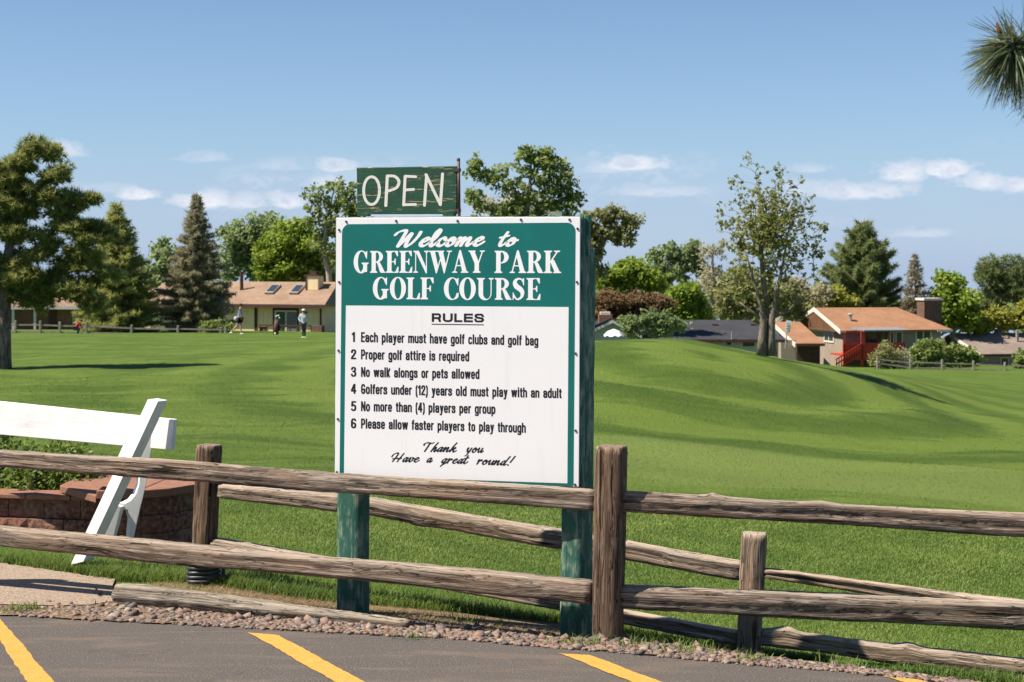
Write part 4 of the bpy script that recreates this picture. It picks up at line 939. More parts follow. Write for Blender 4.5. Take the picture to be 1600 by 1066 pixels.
rw = thing('block_retaining_wall', G(150, 862), 'low curved retaining wall of rough red split blocks round the shrub bed', 'wall')
def rough_block(c, w, d, h, ang, seed, mat='block', name='block', rough=.012):
    """block with a hewn front face, centre c at the front bottom"""
    r = np.random.default_rng(seed); nx_, nz_ = 6, 3; ca, sa = math.cos(ang), math.sin(ang); V = []; Fc = []
    for j in range(nz_ + 1):
        for i in range(nx_ + 1):
            edge_ = i in (0, nx_) or j in (0, nz_); y = -(0 if edge_ else r.uniform(.2, 1.5)*rough); V.append(((i/nx_-.5)*w + (0 if edge_ else r.normal(0, .003)), y, j/nz_*h))
    nF = len(V)
    for j in range(nz_):
        for i in range(nx_): a = j*(nx_+1)+i; Fc.append((a, a+1, a+nx_+2, a+nx_+1))
    for (x, z) in ((-w/2, 0), (w/2, 0), (w/2, h), (-w/2, h)): V.append((x, d, z))
    c0, c1, c2, c3 = 0, nx_, (nz_+1)*(nx_+1)-1, nz_*(nx_+1)
    Fc += [(nF, nF+3, nF+2, nF+1), tuple(range(c3, c2+1)) + (nF+2, nF+3), tuple(range(nx_, -1, -1)) + (nF, nF+1), tuple(nF+k if k > 99 else k for k in ())] if False else [(nF, nF+3, nF+2, nF+1), tuple(range(c3, c2+1)) + (nF+2, nF+3), tuple(range(nx_, -1, -1)) + (nF, nF+1)]
    Fc += [tuple(i*(nx_+1)+nx_ for i in range(nz_+1)) [::1] + (nF+2, nF+1), tuple(i*(nx_+1) for i in range(nz_, -1, -1)) + (nF, nF+3)]
    V = np.array(V); W = np.stack([c[0] + V[:, 0]*ca - V[:, 1]*sa, c[1] + V[:, 0]*sa + V[:, 1]*ca, c[2] + V[:, 2]], -1)
    return obj(name, W, Fc, M[mat], rw)
# path of the wall's front (world x, y): bows towards the right end then turns back
wp = [(-4.6, 11.25), (-4.0, 11.08), (-3.4, 10.95), (-2.9, 10.86), (-2.72, 10.82), (-2.5, 10.80)]
def walk(path, w):
    out = []; P_ = [np.array(p) for p in path]; L_ = [0]
    for a, b in zip(P_, P_[1:]): L_.append(L_[-1] + np.linalg.norm(b-a))
    s = 0
    while s + w <= L_[-1] + w*.3:
        f = lambda t: np.array([np.interp(t, L_, [p[0] for p in P_]), np.interp(t, L_, [p[1] for p in P_])])
        a, b = f(s), f(min(s + w, L_[-1] + 1e-6)); out.append(((a+b)/2, math.atan2(b[1]-a[1], b[0]-a[0]), np.linalg.norm(b-a))); s += w
    return out
zc = 0.0
for row in range(2):
    h = .125; path = [(x + (.11 if row % 2 else 0), y + row*.02) for x, y in wp]
    for i, (c, a, w) in enumerate(walk(path, .265)):
        if w > .1: rough_block((c[0], c[1], zc + row*(h+.004)), w - .006, .22, h, a, 100 + row*50 + i)
# right hand part, one course higher, its end face towards the path
wp2 = [(-2.66, 10.50), (-2.46, 10.52), (-2.28, 10.62), (-2.16, 10.80), (-2.13, 11.05), (-2.2, 11.3)]
for row in range(3):
    h = .115
    for i, (c, a, w) in enumerate(walk([(x - .0, y + row*.012) for x, y in wp2], .22)):
        if w > .1: rough_block((c[0], c[1], zc - .03 + row*(h+.003)), w - .005, .2, h, a, 300 + row*50 + i)
def cap(poly, z0, h, mat='cap'):
    mb = MB(); mb.prism([(x, y, z0) for x, y in poly], (0, 0, h)); o = mb.build('cap_stone', M[mat], rw, bevel=.006); return o
for i, (c, a, w) in enumerate(walk([(x, y) for x, y in wp[:-1]], .33)):
    ca, sa = math.cos(a), math.sin(a); w -= .006
    cap([(c[0]+u*ca-v*sa, c[1]+u*sa+v*ca) for u, v in ((-w/2, -.02), (w/2, -.02), (w/2, .24), (-w/2, .24))], .262, .03)
cap([(-2.72, 10.47), (-2.45, 10.49), (-2.36, 11.4), (-2.8, 11.5)], .328, .055)
cap([(-2.444, 10.49), (-2.26, 10.60), (-2.13, 10.79), (-2.10, 11.06), (-2.16, 11.3), (-2.354, 11.4)], .328, .055)
cap([(-3.1, 10.97), (-2.726, 10.48), (-2.806, 11.5), (-3.1, 11.5)], .30, .05)

# ---------------------------------------------------------------- houses
def Hx(px, D): return (px-800)/F*D
def Hz(py, D): return EYE - (py-HY)/F*D
def shingle(name, a, b_, c_):
    m, t, b = new_mat(name, .95, .1); p = pos(t); br_ = t.new('ShaderNodeTexBrick'); t.put(br_.inputs['Vector'], t.scale(t.new('ShaderNodeTexCoord').outputs['Object'], (1, 1.25, 1)))
    br_.inputs['Color1'].default_value = (*a, 1); br_.inputs['Color2'].default_value = (*b_, 1); br_.inputs['Mortar'].default_value = (*c_, 1)
    br_.inputs['Scale'].default_value = 2.0; br_.inputs['Mortar Size'].default_value = .018; br_.inputs['Brick Width'].default_value = .7; br_.inputs['Row Height'].default_value = .4
    n = t.noise(p, 3.5, 4, .7); c = t.mix(t.mapr(n, .35, .7, .15, .8), br_.outputs[0], b_)
    c = t.mix(t.mapr(t.noise(p, .5, 3, .6), .4, .65, 0, .35), c, c_); t.put(b.inputs['Base Color'], c); bump(t, b, n, .5, .05); return m
M['roof_tan'] = shingle('tan_shingles', (.23,.15,.105), (.32,.22,.155), (.12,.078,.058))
M['roof_rust'] = shingle('rust_shingles', (.25,.125,.07), (.33,.18,.105), (.15,.075,.045))
M['roof_dark'] = shingle('charcoal_shingles', (.035,.037,.045), (.055,.057,.066), (.022,.022,.028))
M['roof_grey'] = shingle('grey_brown_shingles', (.20,.155,.13), (.25,.20,.17), (.13,.10,.085))
M['wall_cream'] = flat('cream_siding', (.84,.64,.39), .8, .06, 1.5)
M['wall_wood'] = flat('orange_brown_siding', (.25,.135,.075), .85, .15, 2)
M['trim_brown'] = flat('dark_brown_trim', (.085,.040,.032), .7, .15, 3)
M['wall_taupe'] = flat('taupe_siding', (.33,.26,.21), .85, .06, 1.5)
M['wall_grey'] = flat('pale_grey_siding', (.42,.43,.38), .8, .05, 1.5)
M['trim_white'] = flat('cream_white_trim', (.66,.60,.54), .6, .05, 3)
M['deck_red'] = flat('red_deck_paint', (.52,.055,.025), .6, .15, 3)
M['brick'] = flat('brown_brick', (.17,.095,.07), .9, .25, 5)
M['grey_metal'] = flat('grey_roofing_sheet', (.22,.22,.23), .6, .1, 2, .4)
M['stone_pale'] = flat('pale_landscape_rock', (.40,.30,.22), .9, .2, 2)
M['vent'] = flat('vent_grey', (.35,.33,.31), .5, .1, 4, .4, .1, .3)
def glass():
    m, t, b = new_mat('window_glass', .08, .6); b.inputs['Base Color'].default_value = (.03, .04, .045, 1); return m
M['glass'] = glass()
M['glass_green'] = flat('curtained_glass', (.035,.10,.065), .3, .3, 1.2, .5, 0)
M['blind'] = flat('grey_blind', (.16,.155,.165), .5, .1, 3, .4, 0)
class House:
    def __init__(s, px, D, z0, rz, label, cat='house', group=None, name='house'):
        s.o = np.array([Hx(px, D), D, z0]); s.c, s.s = math.cos(rz), math.sin(rz)
        s.e = thing(name, s.o, label, cat, group, rz)
    def w(s, u, v): return s.o[0] + u*s.c - v*s.s, s.o[1] + u*s.s + v*s.c
    def u(s, px, v=0):
        k = (px-800)/F; return (k*(s.o[1] + v*s.c) - s.o[0] + v*s.s)/(s.c - k*s.s)
    def v(s, px, u=0):
        k = (px-800)/F; return (s.o[0] + u*s.c - k*(s.o[1] + u*s.s))/(s.s + k*s.c)
    def z(s, py, u=0, v=0): return Hz(py, s.w(u, v)[1]) - s.o[2]
    def part(s, name, mb, mat, parent=None, bevel=0): 
        o = mb.build(name, M[mat], None, world_co=False, bevel=bevel); o.parent = parent or s.e; return o
    def box(s, name, a, b, mat, parent=None, bevel=0): return s.part(name, MB().box(a, b), mat, parent, bevel)
    def window(s, u0, u1, z0, z1, v=0, frame='trim_white', n=2, glass='glass', side=None, fw=.09):
        """window in the front wall (or in the side wall u = side)"""
        if side is None:
            f = lambda a, b_, c_, d_, e0, e1: ((a, v-e1, b_), (c_, v-e0, d_))
        else: f = lambda a, b_, c_, d_, e0, e1: ((side-e1, a, b_), (side-e0, c_, d_))
        mb = MB(); mb.box(*f(u0, z0, u1, z0+fw, 0, .07)); mb.box(*f(u0, z1-fw, u1, z1, 0, .07)); mb.box(*f(u0, z0+fw, u0+fw, z1-fw, 0, .065)); mb.box(*f(u1-fw, z0+fw, u1, z1-fw, 0, .065))
        for k in range(1, n): x = u0 + (u1-u0)*k/n; mb.box(*f(x-fw*.4, z0+fw, x+fw*.4, z1-fw, .0, .06))
        w = s.part('window', mb, frame)
        for k in range(n):
            a = u0 + (u1-u0)*k/n; s.part('pane', MB().box(*f(a+fw*.5, z0+fw*.5, a+(u1-u0)/n-fw*.5, z1-fw*.5, -.02, .03)), glass, w)
        return w
def gable_roof(h, name, u0, u1, v0, vr, v1, ze, zr, mat, th=.16, hip0=0, hip1=0):
    """ridge along u at v=vr; hips pull the ridge ends in"""
    mb = MB(); a = [(u0, v0, ze), (u1, v0, ze), (u1-hip1, vr, zr), (u0+hip0, vr, zr)]; b = [(u1, v1, ze), (u0, v1, ze), (u0+hip0, vr, zr), (u1-hip1, vr, zr)]
    V = [(u0, v0, ze), (u1, v0, ze), (u1, v1, ze), (u0, v1, ze), (u0+hip0, vr, zr), (u1-hip1, vr, zr)]; V2 = [(x, y, z-th) for x, y, z in V]
    mb.add(V + V2, [(0,1,5,4), (2,3,4,5), (1,2,5), (3,0,4), (6,10,11,7), (8,11,10,9), (7,11,8), (9,10,6), (0,6,7,1), (1,7,8,2), (2,8,9,3), (3,9,6,0)])
    return h.part(name, mb, mat)

# cream house at the left
h = House(300, 138, -4.2, -.33, 'cream house with tan roof, two skylights and a sliding door', 'house')
ze = h.z(474); zr = h.z(440, 0, 4.5); uR = h.u(508)
uL = h.u(225)
h.box('wall', (uL, 0, 0), (uR-.5, 9, ze-.05), 'wall_cream')
rf = gable_roof(h, 'roof', uL-.5, uR+.25, -.6, 4.5, 9.6, ze, zr, 'roof_tan', hip1=1.1)
h.box('fascia', (uL-.45, -.66, ze-.30), (uR+.2, -.61, ze-.01), 'trim_brown')
for px in (312, 398, 399.5, 500): h.box('corner_board', (h.u(px), -.06, 0), (h.u(px)+.16, -.002, ze-.35), 'trim_brown')
for px in range(404, 500, 7):
    if not 424 < px < 468: h.box('batten', (h.u(px), -.03, .3), (h.u(px)+.05, -.002, ze-.35), 'wall_cream')
def on_roof(u, t): return (u, -.6 + 5.1*t, ze + (zr-ze)*t)
for px in (417, 455):
    u0 = h.u(px, 2.6) + .1; mb = MB(); t0, t1 = .42, .80
    q = [on_roof(u0+.25, t0), on_roof(u0+1.05, t0), on_roof(u0+.85, t1), on_roof(u0+.05, t1)]; mb.prism([(a, b_, c_+.02) for a, b_, c_ in q], (0, -.08, .16)); sk = h.part('skylight', mb, 'vent')
    q = [on_roof(u0+.33, t0+.05), on_roof(u0+.96, t0+.05), on_roof(u0+.79, t1-.05), on_roof(u0+.15, t1-.05)]; mb = MB(); mb.prism([(a, b_-.09, c_+.19) for a, b_, c_ in q], (0, -.01, .02)); h.part('pane', mb, 'glass', sk)
ch0, ch1 = h.u(481, 3), h.u(500, 3); zc0, zc1 = h.z(447, 0, 3), h.z(431, 0, 3)
chm = h.box('chimney', (ch0, 2.6, zc0-.6), (ch1, 3.7, zc1), 'wall_cream')
mb = MB(); mb.box((ch0-.1, 2.5, zc1), (ch1+.1, 3.8, zc1+.12)); h.part('chimney_cap', mb, 'trim_brown', chm)
mb = MB(); mb.box((ch0+.3, 2.9, zc1+.121), (ch1-.3, 3.4, zc1+.42)); h.part('flue', mb, 'trim_brown', chm); h.box('corner_board', (ch0, 2.54, zc0-.3), (ch0+.1, 2.599, zc1), 'trim_brown', chm); h.box('corner_board', (ch0, 2.54, zc0-.42), (ch1, 2.598, zc0-.301), 'trim_brown', chm)
mb = MB(); u_ = h.u(381, 3); mb.tube([(u_, 2.6, ze+1.0), (u_, 2.6, h.z(424, 0, 3))], .16, 8); h.part('flue_pipe', mb, 'trim_brown')
# sliding door
d0, d1, dz = h.u(427), h.u(467), h.z(480)
mb = MB(); mb.box((d0, -.10, dz-.18), (d1, -.002, dz)); mb.box((d0, -.10, 0), (d0+.15, -.002, dz-.18)); mb.box((d1-.15, -.10, 0), (d1, -.002, dz-.18)); dr = h.part('sliding_door', mb, 'trim_brown')
for a_, b_, m_ in ((432, 446.5, 'glass_green'), (448.5, 464, 'blind')):
    x0, x1 = h.u(a_), h.u(b_); mb = MB(); mb.box((x0-.15, -.075, 0), (x0, -.003, dz-.2)); mb.box((x1, -.075, 0), (x1+.09, -.003, dz-.2)); mb.box((x0, -.07, dz-.32), (x1, -.003, dz-.2)); h.part('door_frame', mb, 'trim_white', dr)
    h.box('pane', (x0, -.04, 0), (x1, -.004, dz-.32), m_, dr)
# deck rail in front of the door
rl_ = MB(); y_ = -2.2
for a_, b_ in ((405, 486),): rl_.box((h.u(a_, y_), y_, h.z(507.5, 0, y_)), (h.u(b_, y_), y_+.08, h.z(505.5, 0, y_)))
h.part('deck_rail', rl_, 'trim_brown')
for px in (405, 416, 429, 440, 452, 463, 474, 485): h.box('rail_post', (h.u(px, y_), y_+.01, 0), (h.u(px, y_)+.09, y_+.075, h.z(507.5, 0, y_)-.003), 'trim_brown')
h.box('deck_skirt', (h.u(488, y_), y_-.05, 0), (h.u(503, y_), y_+.5, h.z(506, 0, y_)), 'brick'); h.box('deck_skirt', (h.u(404, y_), y_+.1, 0), (h.u(414, y_), y_+.4, h.z(509, 0, y_)), 'brick')

# wooden house at far left, behind the pine
h = House(-40, 142, -4.6, 0, 'brown wooden house with cream posts half hidden behind the big pine', 'house')
ze = h.z(478); zr = h.z(450, 0, 5); u0, u1 = h.u(-60), h.u(222)
h.box('wall', (u0, 0, 0), (u1, 9, ze-.05), 'wall_wood')
gable_roof(h, 'roof', u0-.5, u1+.6, -1.2, 5, 10.2, ze, zr, 'roof_tan')
h.box('fascia', (u0-.4, -1.27, ze-.28), (u1+.5, -1.21, ze-.01), 'trim_white')
for px in (19, 53): h.box('porch_post', (h.u(px, -1), -1.1, 0), (h.u(px, -1)+.2, -.9, ze-.17), 'trim_white')
for px in range(24, 215, 6): h.box('batten', (h.u(px), -.03, 0), (h.u(px)+.06, -.002, ze-.2), 'wall_wood')
h.box('door', (h.u(76), -.06, 0), (h.u(89), -.035, h.z(484)), 'trim_brown')
h.window(h.u(114), h.u(131), h.z(506), h.z(486), -.035)

# dark roofed house in the middle
h = House(1225, 130, -7.5, 0, 'low pale grey house under a wide charcoal roof beyond the mound', 'house')
ze = h.z(530); zr = h.z(500, 0, 5.5); u0, u1 = h.u(985), h.u(1222)
h.box('wall', (u0, 0, 0), (u1-.3, 11, ze-.05), 'wall_grey')
gable_roof(h, 'roof', u0-.5, u1+.35, -.6, 5.5, 11.6, ze, zr, 'roof_dark', hip1=2.2)
h.box('fascia', (u0, -.68, ze-.24), (u1+.3, -.61, ze-.01), 'trim_brown')
h.window(h.u(1161), h.u(1178), h.z(541), h.z(533.5), 0, 'trim_brown', 2)
h.window(h.u(1136), h.u(1143), h.z(539), h.z(533.5), 0, 'trim_brown', 1)
mb = MB(); mb.tube([(h.u(1142), -.55, 0), (h.u(1142), -.55, ze+.6)], .07, 6); h.part('vent_pipe', mb, 'vent')
for px, t in ((1112, .75), (1172, .75)): u_ = h.u(px, 4); h.box('roof_vent', (u_, 3.6, zr-.62), (u_+.5, 4.1, zr-.28), 'trim_brown')
# small grey gabled house left of it with a pinkish chimney
h = House(928, 125, -7.4, 0, 'grey gabled house end with a pale pink chimney right behind the sign', 'house')
u0, up, u1 = h.u(905), h.u(957), h.u(1002); z0, zp = h.z(526), h.z(502)
mb = MB(); mb.prism([(u0+.3, 0, 0), (u1-.3, 0, 0), (u1-.3, 0, z0), (up, 0, zp-.15), (u0+.3, 0, z0)], (0, 7, 0)); h.part('wall', mb, 'wall_grey')
for a, b_ in (((u0, z0), (up, zp)), ((up, zp), (u1, z0))):
    mb = MB(); mb.prism([(a[0], -.5, a[1]), (b_[0], -.5, b_[1]), (b_[0], -.5, b_[1]+.14), (a[0], -.5, a[1]+.14)], (0, 8, 0)); h.part('roof_slope', mb, 'roof_dark')
    mb = MB(); mb.prism([(a[0], -.56, a[1]-.12), (b_[0], -.56, b_[1]-.12), (b_[0], -.56, b_[1]+.10), (a[0], -.56, a[1]+.10)], (0, .055, 0)); h.part('barge_board', mb, 'trim_white')
mb = MB(); mb.box((h.u(936, 3), 3, z0-.5), (h.u(957, 3), 4.2, h.z(492, 0, 3))); c_ = h.part('chimney', mb, 'cap'); mb = MB(); mb.box((h.u(938.5, 3), 3.1, h.z(492, 0, 3)), (h.u(954, 3), 4.1, h.z(488, 0, 3))); h.part('chimney_cap', mb, 'trim_white', c_)
# white garden umbrella
t_ = thing('garden_umbrella', (Hx(959, 105), 105, -5.4), 'white scalloped garden umbrella half hidden behind the mound beside the sign', 'umbrella')
mb = MB(); c_ = P(959, 514, 105); zb = Hz(526, 105); V = [tuple(c_)]; n = 16
for i in range(n): a = 2*math.pi*i/n; V.append((c_[0] + .66*math.cos(a), 105 + .66*math.sin(a), zb + (.0 if i % 2 else .10)))
for i in range(n): a = 2*math.pi*i/n; V.append((c_[0] + .42*math.cos(a), 105 + .42*math.sin(a), zb + .34))
mb.add(V, [(0, 17+i, 17+(i+1) % n) for i in range(n)] + [(17+i, 1+i, 1+(i+1) % n, 17+(i+1) % n) for i in range(n)]); mb.build('canopy', M['white_board'], t_)
mb = MB(); mb.tube([(c_[0], 105, -5.4), (c_[0], 105, c_[2]-.05)], .03, 6); mb.build('pole', M['vent'], t_)

# taupe house with rust roof and red deck
rz = math.atan2(.204, .979); h = House(1317, 150, -8.2, rz, 'taupe house with rust brown roof, brick chimney and bright red deck', 'house')
ze = h.z(516); uE = h.u(1476); vb = 11.5; zr = h.z(481, 0, vb/2)
h.box('wall', (0, 0, 0), (uE-.4, vb, ze-.02), 'wall_taupe')
mb = MB(); mb.prism([(.0, .0, ze-.02), (.0, vb, ze-.02), (.0, vb/2, zr-.32)], (.25, 0, 0)); h.part('gable', mb, 'wall_taupe')
gable_roof(h, 'roof', -.5, uE+.5, -.6, vb/2, vb+.6, ze, zr, 'roof_rust', hip1=2.7)
for a, b_ in (((-.65, ze), (vb/2, zr)), ((vb+.65, ze), (vb/2, zr))):
    mb = MB(); mb.prism([(-.56, a[0], a[1]-.36), (-.56, b_[0], b_[1]-.36), (-.56, b_[0], b_[1]+.05), (-.56, a[0], a[1]+.05)], (.055, 0, 0)); h.part('barge_board', mb, 'trim_white')
for k in range(1, 14): z_ = .3 + k*.3; 
h.box('fascia', (-.5, -.66, ze-.2), (h.u(1328), -.61, ze-.01), 'trim_white'); h.box('fascia', (h.u(1460), -.66, ze-.22), (uE+.5, -.61, ze-.01), 'trim_white')
# double window in the gable wall, pale band beside it
v0, v1 = h.v(1303.5), h.v(1288); zz0, zz1 = h.z(536.5, 0, 1.5), h.z(514.5, 0, 1.5)
h.window(v0, v1, zz0, zz1, side=0, n=2, fw=.16)
h.box('wall_trim', (-.05, v1+.02, h.z(519, 0, 4)), (-.002, h.v(1255), h.z(513, 0, 4)), 'trim_white')
w0, w1 = h.u(1430), h.u(1455); h.window(w0, w1, h.z(533), h.z(513.5), 0, n=2, fw=.13)
# recess behind the deck: sliding windows
h.box('dark_door', (h.u(1322), -.05, h.z(537)), (h.u(1345), -.002, h.z(519)), 'blind'); 
for a_, b_ in ((1352, 1372), (1374, 1386), (1390, 1397), (1399, 1410)): h.window(h.u(a_), h.u(b_), h.z(538), h.z(518.5), 0, 'trim_brown' if a_ < 1390 else 'trim_white', 1, fw=.10)
# deck, posts, canopy
dv = -3.0; zt = h.z(537, 0, dv); mb = MB(); mb.box((h.u(1318, dv), dv, zt-1.15), (h.u(1414, dv), -.07, zt-1.0)); h.part('deck', mb, 'deck_red')
a_, b_ = h.u(1318, dv), h.u(1414, dv)
for i, px in enumerate((1319, 1347, 1380, 1413)): u_ = h.u(px, dv); h.box('deck_post', (u_-.1, dv-.02, 0), (u_+.1, dv+.16, zt+.05 if px != 1347 else h.z(517, 0, dv)), 'deck_red')
h.box('handrail', (a_, dv-.06, zt-.06), (b_, dv-.021, zt+.06), 'deck_red')
n_ = 34
for i in range(n_): u_ = a_ + (b_-a_)*(i+.5)/n_; h.box('railing_board', (u_-.085, dv-.02, zt-1.5), (u_+.085, dv+.02, zt-.07), 'deck_red')
# stairs with slanted rail to the left
s0 = (h.u(1347, dv-.4), zt-.05); s1 = (h.u(1306, dv-.4), h.z(562, 0, dv))
for dz_ in (0, -.45, -.95):
    mb = MB(); mb.prism([(s1[0], dv-.42, s1[1]+dz_), (s0[0], dv-.42, s0[1]+dz_), (s0[0], dv-.42, s0[1]+dz_+.13), (s1[0], dv-.42, s1[1]+dz_+.13)], (0, .06, 0)); h.part('stair_rail', mb, 'deck_red')
for i in range(11):
    t = (i+.5)/11; u_ = s0[0]*(1-t)+s1[0]*t; z_ = s0[1]*(1-t)+s1[1]*t; h.box('baluster', (u_-.04, dv-.34, z_-1.0), (u_+.04, dv-.28, z_), 'deck_red')
mb = MB(); zc_ = h.z(518, 0, -2.6); mb.prism([(h.u(1323), -.65, ze+.12), (h.u(1398), -.65, ze+.12), (h.u(1420, -3.2), -3.2, zc_), (h.u(1350, -3.2), -3.2, zc_)], (0, 0, .13)); h.part('canopy', mb, 'grey_metal')
mb = MB(); mb.box((h.u(1322, -2.9), -2.9, h.z(520, 0, -2.9)), (h.u(1346, -2.9), -2.8, h.z(517, 0, -2.9))); h.part('canopy_beam', mb, 'deck_red')
c0, c1 = h.u(1437, 5), h.u(1464, 5); ck = h.box('chimney', (c0, 4.0, ze), (c1, 5.6, h.z(470, 0, 5)), 'brick'); h.box('chimney_cap', (c0-.12, 3.85, h.z(470, 0, 5)), (c1+.12, 5.75, h.z(466.5, 0, 5)), 'trim_white', ck)
mb = MB(); u_ = h.u(1329, 2); zq = ze + (zr-ze)*(2.6/6.35); mb.tube([(u_, 2, zq-.2), (u_, 2, zq+.55)], .13, 8); mb.ball((u_, 2, zq+.62), (.3, .3, .14), 8, 4); h.part('roof_vent', mb, 'vent')
# its lower garage wing with rust roof
g = House(1244, 146, -8.2, 0, 'lower garage wing with rust roof left of the taupe house', 'garage', name='garage')
r0 = [(g.u(1207, 8), 8, g.z(503, 0, 8)), (g.u(1250, 8), 8, g.z(503, 0, 8)), (g.u(1288), -.3, g.z(537)), (g.u(1243), -.3, g.z(537))]
mb = MB(); mb.prism(r0, (0, 0, -.22)); g.part('roof', mb, 'roof_rust')
mb = MB(); a, b_ = r0[0], r0[3]; mb.prism([(a[0]-.02, a[1], a[2]-.35), (b_[0]-.02, b_[1], b_[2]-.35), (b_[0]-.02, b_[1], b_[2]+.04), (a[0]-.02, a[1], a[2]+.04)], (-.09, 0, 0)); g.part('barge_board', mb, 'trim_white')
g.box('fascia', (g.u(1243), -.38, g.z(539.5)), (g.u(1288), -.31, g.z(536.5)), 'trim_brown')
g.box('wall', (g.u(1222), .6, 0), (g.u(1245), 7, g.z(532)), 'wall_taupe'); g.box('shaded_recess', (g.u(1247), .5, 0), (g.u(1283), .6, g.z(540)), 'trim_brown')  # dark brown panel stands in for the shade of the recess under the roof
# little white trimmed gable behind
g = House(1232, 168, -8.6, 0, 'small grey gabled house with white trim peeping over the garage roof', 'house')
u0, up, u1 = g.u(1206), g.u(1232), g.u(1250); z0, zp = g.z(507), g.z(487)
mb = MB(); mb.prism([(u0+.2, 0, 0), (u1-.2, 0, 0), (u1-.2, 0, z0), (up, 0, zp-.2), (u0+.2, 0, z0)], (0, 8, 0)); g.part('wall', mb, 'wall_grey')
for a, b_ in (((u0, z0), (up, zp)), ((up, zp), (u1, z0))):
    mb = MB(); mb.prism([(a[0], -.6, a[1]-.3), (b_[0], -.6, b_[1]-.3), (b_[0], -.6, b_[1]+.12), (a[0], -.6, a[1]+.12)], (0, .08, 0)); g.part('barge_board', mb, 'white_board')
    mb = MB(); mb.prism([(a[0], -.5, a[1]), (b_[0], -.5, b_[1]), (b_[0], -.5, b_[1]+.15), (a[0], -.5, a[1]+.15)], (0, 9, 0)); g.part('roof_slope', mb, 'roof_grey')
mb = MB(); mb.prism([(up, 1, zp), (g.u(1285), 1, zp+.05), (g.u(1285), 1, z0), (up, 1, z0)], (0, .3, 0)); g.part('rear_roof', mb, 'roof_grey')
# grey brown roof at the far right
h = House(1530, 165, -9.0, .2, 'low brown house with grey brown roof at the far right', 'house')
ze = h.z(553); zr = h.z(521, 0, 6); u0, u1 = h.u(1500), h.u(1680)
h.box('wall', (h.u(1531), 0, 0), (u1-.5, 11, ze-.05), 'wall_taupe')
gable_roof(h, 'roof', h.u(1528), u1+.5, -.6, 6, 12.6, ze, zr, 'roof_grey')
mb = MB(); mb.prism([(h.u(1526), -.7, ze-.3), (h.u(1526), 6, zr-.35), (h.u(1526), 6, zr-.02), (h.u(1526), -.7, ze+.05)], (.08, 0, 0)); h.part('barge_board', mb, 'trim_white')
h.box('fascia', (h.u(1528), -.68, ze-.22), (u1+.5, -.61, ze-.01), 'trim_brown')
h.window(h.u(1563), h.u(1576), h.z(574), h.z(559), 0, n=1)
h.box('porch_post', (h.u(1587), -.5, 0), (h.u(1587)+.18, -.3, ze-.05), 'trim_white')
h.box('roof_vent', (h.u(1589, 3), 3, zr-1.0), (h.u(1592, 3), 3.3, zr+.35), 'vent')

# ---------------------------------------------------------------- far fences
M['far_wood'] = flat('far_grey_fence_wood', (.36,.30,.25), .9, .2, 4)
def far_fence(posts, rows, D, label, th=.11, w=.16):
    xs_ = [Hx(p[0], D) for p in posts]; t_ = thing('rail_fence', (xs_[0], D, Hz(posts[0][2], D)), label, 'fence')
    for x, p in zip(xs_, posts):
        mb = MB(); mb.box((x-w/2, D-w/2, Hz(p[2], D)-.4), (x+w/2, D+w/2, Hz(p[1], D))); mb.build('post', M['far_wood'], t_, bevel=.02)
    for i in range(len(posts)-1):
        for k in rows:
            a, b_ = posts[i], posts[i+1]; za = Hz(a[1]*(1-k)+a[2]*k, D); zb = Hz(b_[1]*(1-k)+b_[2]*k, D); dz1 = rnd.uniform(-.04, .04)
            x0, x1 = xs_[i]+w/2, xs_[i+1]-w/2; mb = MB(); mb.hexa([(x0, D-.03, za-th/2), (x1, D-.03, zb-th/2+dz1), (x1, D+.03, zb-th/2+dz1), (x0, D+.03, za-th/2), (x0, D-.03, za+th/2), (x1, D-.03, zb+th/2+dz1), (x1, D+.03, zb+th/2+dz1), (x0, D+.03, za+th/2)]); mb.build('rail', M['far_wood'], t_)
far_fence([(-15,501,526),(24,501,524),(63,501.5,524),(93.5,503,524),(135,503,525),(205.5,508,526),(278,509,526),(345,511,526),(352,512,526)], (.30, .78), 118, 'far grey rail fence at the left edge of the lawn before the wooden house')
far_fence([(1371,557,572),(1422.5,560,581),(1472,562,582),(1521,564,583),(1570,566,584),(1620,567,585)], (.30, .72), 135, 'far grey rail fence at the right below the red deck')
# pole sign on the mound
t_ = thing('pole_sign', (Hx(1229, 68), 68, -1.9), 'small tilted white notice on a thin pole between mound tree and garage', 'sign')
mb = MB(); mb.tube([P(1227, 545, 68), P(1229.5, 512, 68)], .03, 6); mb.build('pole', M['vent'], t_)
c_ = [P(1226.5, 518, 67.9), P(1234, 520, 67.9), P(1237, 502, 67.9), P(1229, 500, 67.9)]; mb = MB(); mb.prism(c_, (0, .02, 0)); mb.build('plate', M['white_board'], t_)
for y_ in (505, 509, 513): c_ = [P(1229.5-(y_-505)*.15, y_, 67.88), P(1234.5-(y_-505)*.15, y_+.6, 67.88), P(1234.1-(y_-505)*.15, y_+2, 67.88), P(1229.2-(y_-505)*.15, y_+1.4, 67.88)]; mb = MB(); mb.prism(c_, (0, .01, 0)); mb.build('printed_mark', M['vent'], t_)

